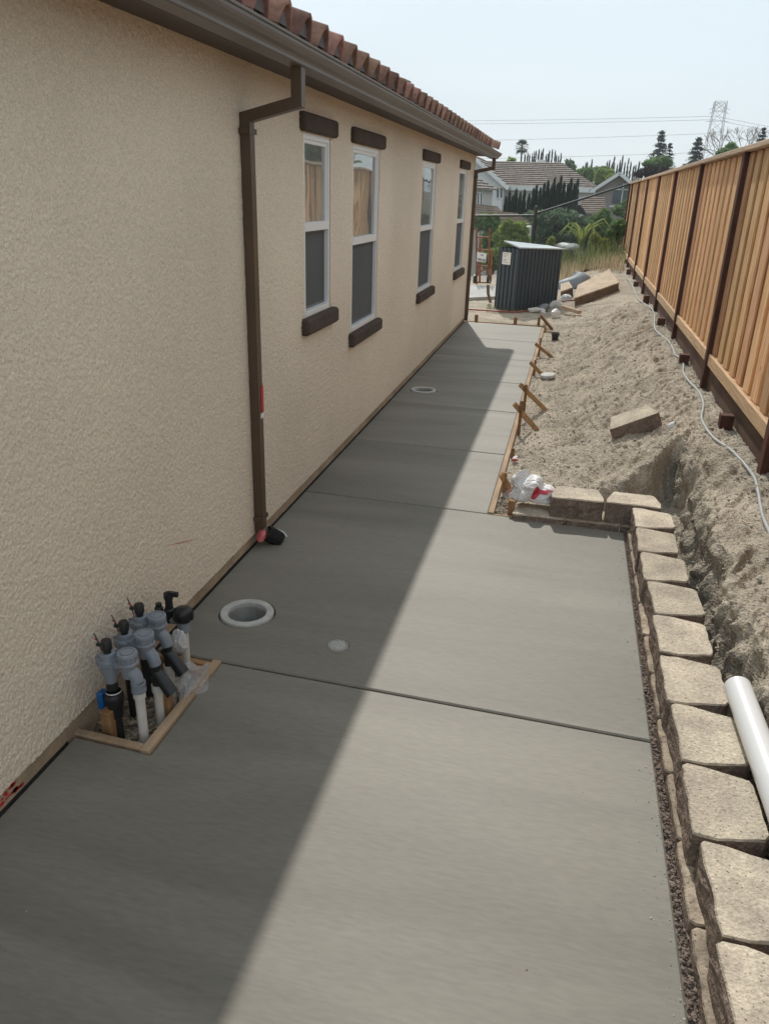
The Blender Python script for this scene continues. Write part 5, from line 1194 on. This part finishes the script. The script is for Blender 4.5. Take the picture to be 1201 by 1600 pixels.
# trees in the neighbour's garden, behind the wooden fence (seen in the window panes)
def plain_tree(label, x, y, h, r, n, seed, mat):
    g0 = float(terr(x, y)); t = thing('tree', label, 'tree', (x, y, g0), 'trees beyond the gardens on the right'); hh = h - g0; C, Rr = clump_centres((x, y, g0 + hh * .6), (r, r, hh * .42), 26, seed); V, F = leaves(C, Rr, n, .26, seed=seed); npmesh('crown', V, F, M[mat], t)
    m = MB().tube([(x, y, g0 - .3), (x + .1, y, g0 + hh * .3), (x, y, g0 + hh * .6)], [.3, .24, .12], 8)
    for q in range(6): m.tube([(x, y, g0 + hh * .4), tuple(C[q])], [.1, .03], 5)
    m.build('trunk', M['bark'], t)
plain_tree('leafy tree far right beyond the fence, closest to the frame edge', 15.9, 60, 7.5, 3.0, 8000, 606, 'leaf_mid')
plain_tree('dark tree far right beyond the fence, nearest of its row', 20, 46, 8.0, 4.2, 9000, 601, 'leaf_dark')
plain_tree('bluish tree far right beyond the fence, second of its row', 19, 56, 7.5, 4.0, 9000, 602, 'leaf_blue')
plain_tree('green tree far right beyond the fence, third of its row', 20, 68, 8.0, 4.2, 9000, 603, 'leaf_mid')
plain_tree('dark tree far right beyond the fence, farthest of its row', 25, 62, 9.0, 4.6, 9000, 604, 'leaf_dark')
plain_tree('broad dark tree far right beyond the fence, outermost of its row', 27, 50, 9.0, 4.6, 9000, 605, 'leaf_dark')

# ================================================================== FAR HOUSES
HW = pmat('far_cream', (.62, .60, .56), .9, .05, .5); HM = pmat('far_mauve', (.33, .29, .275), .9, .06, .5); HT = pmat('far_trim', (.75, .75, .74), .7, .03, 1)
HP = pmat('far_white', (.70, .70, .70), .9, .04, .5)
RT = pmat('far_roof_tile', (.235, .185, .155), .9, .25, 2.2, fine=.2, fs=6, col2=(.30, .25, .215)); RT2 = pmat('far_roof_light', (.30, .235, .19), .9, .2, 2, fine=.2, fs=6)
def courses(mb, a, b, c, d, n):
    """stepped tile courses on a slope: a-b eave edge, d-c ridge edge"""
    a, b, c, d = map(Vector, (a, b, c, d)); nrm = (b - a).cross(d - a).normalized()
    if nrm.z < 0: nrm = -nrm
    for i in range(n):
        f0, f1 = i / n, (i + 1) / n; p, q, r, s = a.lerp(d, f0), b.lerp(c, f0), b.lerp(c, f1), a.lerp(d, f1); h = nrm * .09
        mb.add([p + h, q + h, r, s, p, q], [(0, 1, 2, 3), (4, 5, 1, 0)])
def qd(mb, *p): mb.add(p, [tuple(range(len(p)))])
def window_on(root_, mats, p00, p10, p11, p01, name='window'):
    """flat wall window: four corners (bl, br, tr, tl) facing the camera"""
    P = [Vector(p) for p in (p00, p10, p11, p01)]; n_ = (P[1] - P[0]).cross(P[3] - P[0]).normalized()
    if n_.y > 0: n_ = -n_
    c = sum(P, Vector()) / 4; Q = [c + (p - c) * 1.16 for p in P]; I = [c + (p - c) * .97 for p in P]
    m = MB(); 
    for i in range(4):
        j = (i + 1) % 4; m.add([Q[i] + n_ * .06, Q[j] + n_ * .06, I[j] + n_ * .06, I[i] + n_ * .06, Q[i], Q[j], I[i], I[j]], [(0, 1, 2, 3), (0, 4, 5, 1), (3, 2, 7, 6)])
    mid = [(P[0] + P[1]) / 2, (P[3] + P[2]) / 2]; s = (P[1] - P[0]).normalized() * .05; m.add([mid[0] - s + n_ * .05, mid[0] + s + n_ * .05, mid[1] + s + n_ * .05, mid[1] - s + n_ * .05], [(0, 1, 2, 3)])
    w = m.build(name, HT, root_); g_ = MB(); g_.add([p + n_ * .015 for p in I], [(0, 1, 2, 3)]).build('pane', M['far_glass'], w); return w
# pale house on the left
ha = thing('pale_house', 'pale two-storey house with grey-brown tiled roof beyond the cypresses', 'house', gy(860, 340, 70))
eL, eR = Vector(gy(788, 289.5, 70)), Vector(gy(937, 296.5, 70)); eR.z = eL.z = (eL.z + eR.z) / 2; gA = float(terr(0, 70)) - .5
rl, rr_ = Vector(gy(752, 251, 76)), Vector(gy(836, 254, 76)); rr_.z = rl.z
m = MB(); m.box((eL.x - 1.5, 70.3, gA), (eR.x - .4, 81.5, eL.z - .05)); m.build('wall', HW, ha)
m = MB(); rr2 = Vector(gy(892, 268, 75.5)); courses(m, eL, eR, rr2, Vector((rl.x, 76, rl.z)), 13) if False else None
courses(m, eL + Vector((-4, 0, 0)), eR, Vector((rr_.x + 2.2, 76, rl.z)), Vector((rl.x, 76, rl.z)), 13)
courses(m, eR, eR + Vector((0, 12, 0)), Vector((rr_.x + 2.2, 76.2, rl.z)), Vector((rr_.x + 2.2, 76, rl.z)), 13)
qd(m, Vector((rl.x, 76, rl.z)), Vector((rr_.x + 2.2, 76, rl.z)), eR + Vector((0, 12, 0)), Vector((rl.x - 4, 82, eL.z)))
roofA = m.build('roof', RT, ha)
MB().box((eL.x - 1, 69.85, eL.z - .30), (eR.x + .1, 70.05, eL.z + .06)).build('gutter', HT, ha)
# front wing with its gable
pk = Vector(gy(735, 240, 68)); we = Vector(gy(791, 291, 68)); wz = we.z; wl = 2 * pk.x - we.x
m = MB(); m.add([(wl, 68, gA), (we.x - .3, 68, gA), (we.x - .3, 68, wz), (pk.x, 68, pk.z - .15), (wl, 68, wz), (wl, 71, gA), (we.x - .3, 71, gA), (we.x - .3, 71, wz), (pk.x, 71, pk.z - .15), (wl, 71, wz)], [(0, 1, 2, 3, 4), (1, 6, 7, 2), (5, 0, 4, 9)]); m.build('wing_wall', HP, ha)
m = MB(); courses(m, (we.x + .15, 67.6, wz - .1), (we.x + .15, 76, wz - .1), (pk.x, 76, pk.z), (pk.x, 67.6, pk.z), 9); courses(m, (wl - .15, 76, wz - .1), (wl - .15, 67.6, wz - .1), (pk.x, 67.6, pk.z), (pk.x, 76, pk.z), 9); m.build('wing_roof', RT, ha)
m = MB().rtube([(we.x + .2, 67.55, wz - .2), (pk.x, 67.55, pk.z - .08)], .12, .28, (0, 1, 0)).rtube([(wl - .2, 67.55, wz - .2), (pk.x, 67.55, pk.z - .08)], .12, .28, (0, 1, 0)).build('bargeboard', HT, ha)
window_on(ha, None, gy(775.5, 309, 67.96), gy(784.5, 309.5, 67.96), gy(784.5, 293.5, 67.96), gy(775.5, 293, 67.96))
MB().box((gy(845, 258, 78)[0] - .35, 77.5, rl.z - 1), (gy(845, 258, 78)[0] + .35, 78.2, rl.z + .25)).build('chimney', HP, ha)
ds_ = gy(826, 300, 70.1); MB().box((ds_[0] - .06, 70.1, gA), (ds_[0] + .06, 70.28, eL.z - .3)).build('downpipe', HT, ha)
# nearer small house edge at the house corner
hb = thing('corner_house', 'cream house edge with small window and tiled porch roofs behind our corner', 'house', gy(745, 350, 52))
a = Vector(gy(700, 300, 52)); b = Vector(gy(757, 296, 52)); gB = float(terr(0, 52)) - .5
MB().box((a.x - 3, 52, gB), (b.x, 57, b.z)).build('wall', HW, hb)
m = MB(); pkx = (a.x + b.x) / 2 - 1; courses(m, (a.x - 3, 51.5, b.z), (b.x + .35, 51.5, b.z), (b.x - 1.6, 54.5, b.z + 1.0), (a.x - 3, 54.5, b.z + 1.0), 6); courses(m, (b.x + .35, 51.5, b.z), (b.x + .35, 57.4, b.z), (b.x - 1.6, 54.6, b.z + 1.0), (b.x - 1.6, 54.5, b.z + 1.0), 6); m.build('roof', RT, hb)
window_on(hb, None, gy(746, 321, 51.97), gy(752.5, 321.5, 51.97), gy(752.5, 302, 51.97), gy(746, 301.5, 51.97))
m = MB(); courses(m, gy(740, 343, 49), gy(792, 343.5, 49), gy(776, 322, 52), gy(740, 318, 52), 7); m.build('porch_roof', RT2, hb)
p, q = gy(744, 344, 49.3), gy(786, 344, 49.3); MB().box((p[0], 49.3, gB), (q[0], 52, q[2])).build('porch_wall', HW, hb)
# low tiled shelter roof in front
hs_ = thing('low_roof_house', 'low pale tiled roof just above the shrubs left of the chain link post', 'house', gy(800, 360, 40))
m = MB(); courses(m, gy(775, 352, 38), gy(829, 350, 38), gy(806, 334, 41), gy(778, 330, 41), 7); m.build('roof', RT2, hs_)
p, q = gy(778, 353, 38.2), gy(826, 351, 38.2); MB().box((p[0], 38.3, float(terr(0, 38)) - .4), (q[0], 41, min(p[2], q[2]) - .02)).build('wall', HW, hs_)
# mauve gable house
hm = thing('mauve_house', 'mauve stucco house with white-trimmed gable and arched dark window', 'house', gy(968, 335, 58))
pk = Vector(gy(967, 270, 58)); el_ = Vector(gy(927, 296, 58)); er_ = Vector((2 * pk.x - el_.x, 58, el_.z)); gM = float(terr(0, 58)) - .5
arx, arw = Vector(gy(972, 300, 58)).x, (gy(987, 300, 58)[0] - gy(957, 300, 58)[0]) / 2; azb, azs, azt = gy(972, 319, 58)[2], gy(972, 296, 58)[2], gy(972, 287, 58)[2]
m = MB().add([(el_.x + .25, 58, gM), (er_.x - .25, 58, gM), (er_.x - .25, 58, er_.z), (pk.x, 58, pk.z - .1), (el_.x + .25, 58, el_.z), (el_.x + .25, 66, gM), (er_.x - .25, 66, gM), (er_.x - .25, 66, er_.z), (pk.x, 66, pk.z - .1), (el_.x + .25, 66, el_.z)], [(0, 1, 2, 3, 4), (1, 6, 7, 2), (5, 0, 4, 9), (6, 5, 9, 8, 7)]).build('wall', HM, hm)
m = MB(); courses(m, (el_.x - .2, 57.5, el_.z - .1), (el_.x - .2, 66, el_.z - .1), (pk.x, 66, pk.z), (pk.x, 57.5, pk.z), 8); courses(m, (er_.x + .2, 66, er_.z - .1), (er_.x + .2, 57.5, er_.z - .1), (pk.x, 57.5, pk.z), (pk.x, 66, pk.z), 8); m.build('roof', RT, hm)
MB().rtube([(el_.x - .2, 57.45, el_.z - .16), (pk.x, 57.45, pk.z - .05)], .1, .2, (0, 1, 0)).rtube([(er_.x + .2, 57.45, er_.z - .16), (pk.x, 57.45, pk.z - .05)], .1, .2, (0, 1, 0)).build('bargeboard', HT, hm)
def arch(r0, dz): return [(arx + r0 * math.cos(t), azs + (azt - azs) * math.sin(t) * r0 / arw + dz) for t in np.linspace(0, math.pi, 11)]
ou = [(arx + arw * 1.12, azb - .1)] + arch(arw * 1.12, .03) + [(arx - arw * 1.12, azb - .1)]; iu = [(arx + arw, azb)] + arch(arw, 0) + [(arx - arw, azb)]; n_ = len(ou)
m = MB().add([(x, 57.93, z) for x, z in ou] + [(x, 57.93, z) for x, z in iu] + [(x, 57.99, z) for x, z in ou], [(i, i + 1, n_ + i + 1, n_ + i) for i in range(n_ - 1)] + [(n_ - 1, 0, n_, 2 * n_ - 1)] + [(i, 2 * n_ + i, 2 * n_ + i + 1, i + 1) for i in range(n_ - 1)]); aw = m.build('arched_window', HM, hm)
MB().add([(x, 57.985, z) for x, z in iu], [tuple(range(n_))[::-1]]).build('pane', M['far_glass'], aw)
MB().box((arx - .04, 57.94, azb), (arx + .04, 57.98, azt)).box((arx - arw, 57.94, azs - .04), (arx + arw, 57.98, azs + .04)).build('mullion', HT, aw)
MB().box((arx - arw * 1.2, 57.85, azb - .22), (arx + arw * 1.2, 57.99, azb - .1)).build('sill', HT, hm)
m = MB(); courses(m, gy(905, 334, 52), gy(946, 334, 52), gy(944, 308, 56), gy(910, 308, 56), 8); m.build('porch_roof', RT2, hm)
p, q = gy(908, 335, 52.2), gy(944, 335, 52.2); MB().box((p[0], 52.3, gM), (q[0], 56, q[2] - .05)).build('porch_wall', HM, hm)
# roofs farther back
hd = thing('far_house', 'far brown tiled roof with pale wall above the pale house', 'house', gy(868, 280, 98))
p, q = gy(836, 268, 98), gy(896, 269, 98); m = MB(); courses(m, p, (q[0], q[1], p[2]), gy(890, 257, 102), gy(842, 256, 102), 6); m.build('roof', RT2, hd); MB().box((p[0] + .3, 98.4, float(terr(0, 98))), (q[0] - .3, 104, p[2] - .02)).build('wall', HP, hd)
for k in range(2): u = 872 + k * 8; window_on(hd, None, gy(u, 274, 98.36), gy(u + 4, 274, 98.36), gy(u + 4, 270.5, 98.36), gy(u, 270.5, 98.36))
hc = thing('far_house', 'tiny white far house half hidden by trees between the two big roofs', 'house', gy(922, 285, 105))
p, q = gy(908, 273, 105), gy(940, 273.5, 105); MB().box((p[0], 105, float(terr(0, 105))), (q[0], 111, p[2])).build('wall', HP, hc); m = MB(); courses(m, (p[0] - .4, 104.6, p[2]), (q[0] + .4, 104.6, p[2]), gy(934, 267, 108), gy(913, 267, 108), 4); m.build('roof', RT, hc)
window_on(hc, None, gy(930, 278, 104.97), gy(935, 278, 104.97), gy(935, 274.8, 104.97), gy(930, 274.8, 104.97))
he = thing('far_house', 'grey-brown tiled roof right of the mauve gable, cut off by fence', 'house', gy(1005, 300, 72))
p, q = gy(992, 284, 72), gy(1075, 286, 72); m = MB(); courses(m, p, (q[0], q[1], p[2]), gy(1060, 262, 76), gy(1006, 261, 76), 8); courses(m, (p[0], 80, p[2]), p, gy(1006, 261, 76), gy(1006, 261, 76) + np.array([0, .1, 0]), 8); m.build('roof', RT, he); MB().box((p[0] + .4, 72.5, float(terr(0, 72)) - .5), (q[0] - .4, 79.5, p[2] - .03)).build('wall', HM, he)

# ================================================================== PYLON AND WIRES
YP = 450; PM = pmat('pylon_steel', (.36, .33, .34), .6, .1, .2, metal=.3); WM = pmat('wire_grey', (.25, .26, .28), .6, .05, .1)
base = Vector(gy(1108, 262, YP)); topc = Vector(gy(1128.5, 160, YP)); pyl = thing('power_pylon', 'tall steel lattice power pylon on the skyline above the fence', 'pylon', (topc.x, YP, base.z - 6))
cx0 = topc.x - 1.0
def lv(z, w): return [Vector((cx0 + sx * w, YP + sy * w, z)) for sx, sy in ((-1, -1), (1, -1), (1, 1), (-1, 1))]
H0 = topc.z; zs = [base.z - 6, base.z + 3, base.z + 10, base.z + 16, base.z + 21, base.z + 25.5, base.z + 29.5, H0 - 4]; ws_ = [5.2, 4.2, 3.5, 3.1, 2.9, 2.8, 2.75, 2.7]
L_ = [lv(z, w) for z, w in zip(zs, ws_)]; leg = MB(); brc = MB()
for i in range(len(L_) - 1):
    for k in range(4):
        leg.tube([L_[i][k], L_[i + 1][k]], .14, 4, False); j = (k + 1) % 4
        brc.tube([L_[i][k], L_[i + 1][j]], .08, 3, False); brc.tube([L_[i][j], L_[i + 1][k]], .08, 3, False); brc.tube([L_[i + 1][k], L_[i + 1][j]], .08, 3, False)
leg.build('legs', PM, pyl); brc.build('bracing', PM, pyl)
hd_ = MB()
for sx in (-1, 1):
    for sy in (-1, 1):
        pts_ = [Vector((cx0 + sx * 2.7 * math.cos(t), YP + sy * 2.7, H0 - 4 + 4 * math.sin(t))) for t in np.linspace(0, math.pi / 2, 6)]; hd_.tube(pts_, .11, 4, False)
    hd_.tube([(cx0 + sx * 2.7, YP, H0 - 4), (cx0 + sx * 4.6, YP, H0 - 5)], .12, 4); hd_.tube([(cx0 + sx * 2.8, YP, zs[4]), (cx0 + sx * 5.2, YP, zs[4] - .4)], .12, 4); hd_.tube([(cx0 + sx * 2.8, YP, zs[5] + 1), (cx0 + sx * 4.8, YP, zs[5] + .6)], .12, 4)
hd_.build('cross_arms', PM, pyl)
wires = [((560, 189.0), (1117, 181.5), (1290, 212)), ((560, 193.5), (1117, 187), (1290, 219)), ((560, 222), (1110, 208.5), (1290, 236)), ((560, 250), (1102, 238), (1290, 262))]
wl_ = ['topmost power wire crossing the sky to the pylon', 'second power wire, just below the topmost', 'third power wire, lower across the sky', 'lowest power wire close above the treetops']
for w, lab in zip(wires, wl_):
    P_ = [Vector(gy(*w[0], YP + 60)), Vector(gy(*w[1], YP)), Vector(gy(*w[2], YP + 40))]; pts_ = []
    for a, b in ((0, 1), (1, 2)):
        for k in range(12): f = k / 12; p = P_[a].lerp(P_[b], f); p.z -= 3.0 * f * (1 - f) * (1 if a == 0 else .6); pts_.append(p)
    pts_.append(P_[2]); solo(MB().tube(pts_, .085, 4, False), 'power_wire', WM, lab, 'wire', 'power wires strung from the pylon')

# ================================================================== HAZE
hzm = bpy.data.materials.new('haze_air'); hzm.use_nodes = True; n_ = hzm.node_tree.nodes; n_.remove(n_['Principled BSDF'])
pv_ = n_.new('ShaderNodeVolumePrincipled'); pv_.inputs['Color'].default_value = (.90, .95, 1, 1); pv_.inputs['Density'].default_value = .0008; pv_.inputs['Anisotropy'].default_value = .3
hzm.node_tree.links.new(pv_.outputs[0], n_['Material Output'].inputs['Volume'])
o = MB().box((-420, -60, -9), (420, 940, 62)).build('haze', hzm); tag(o, kind='stuff')
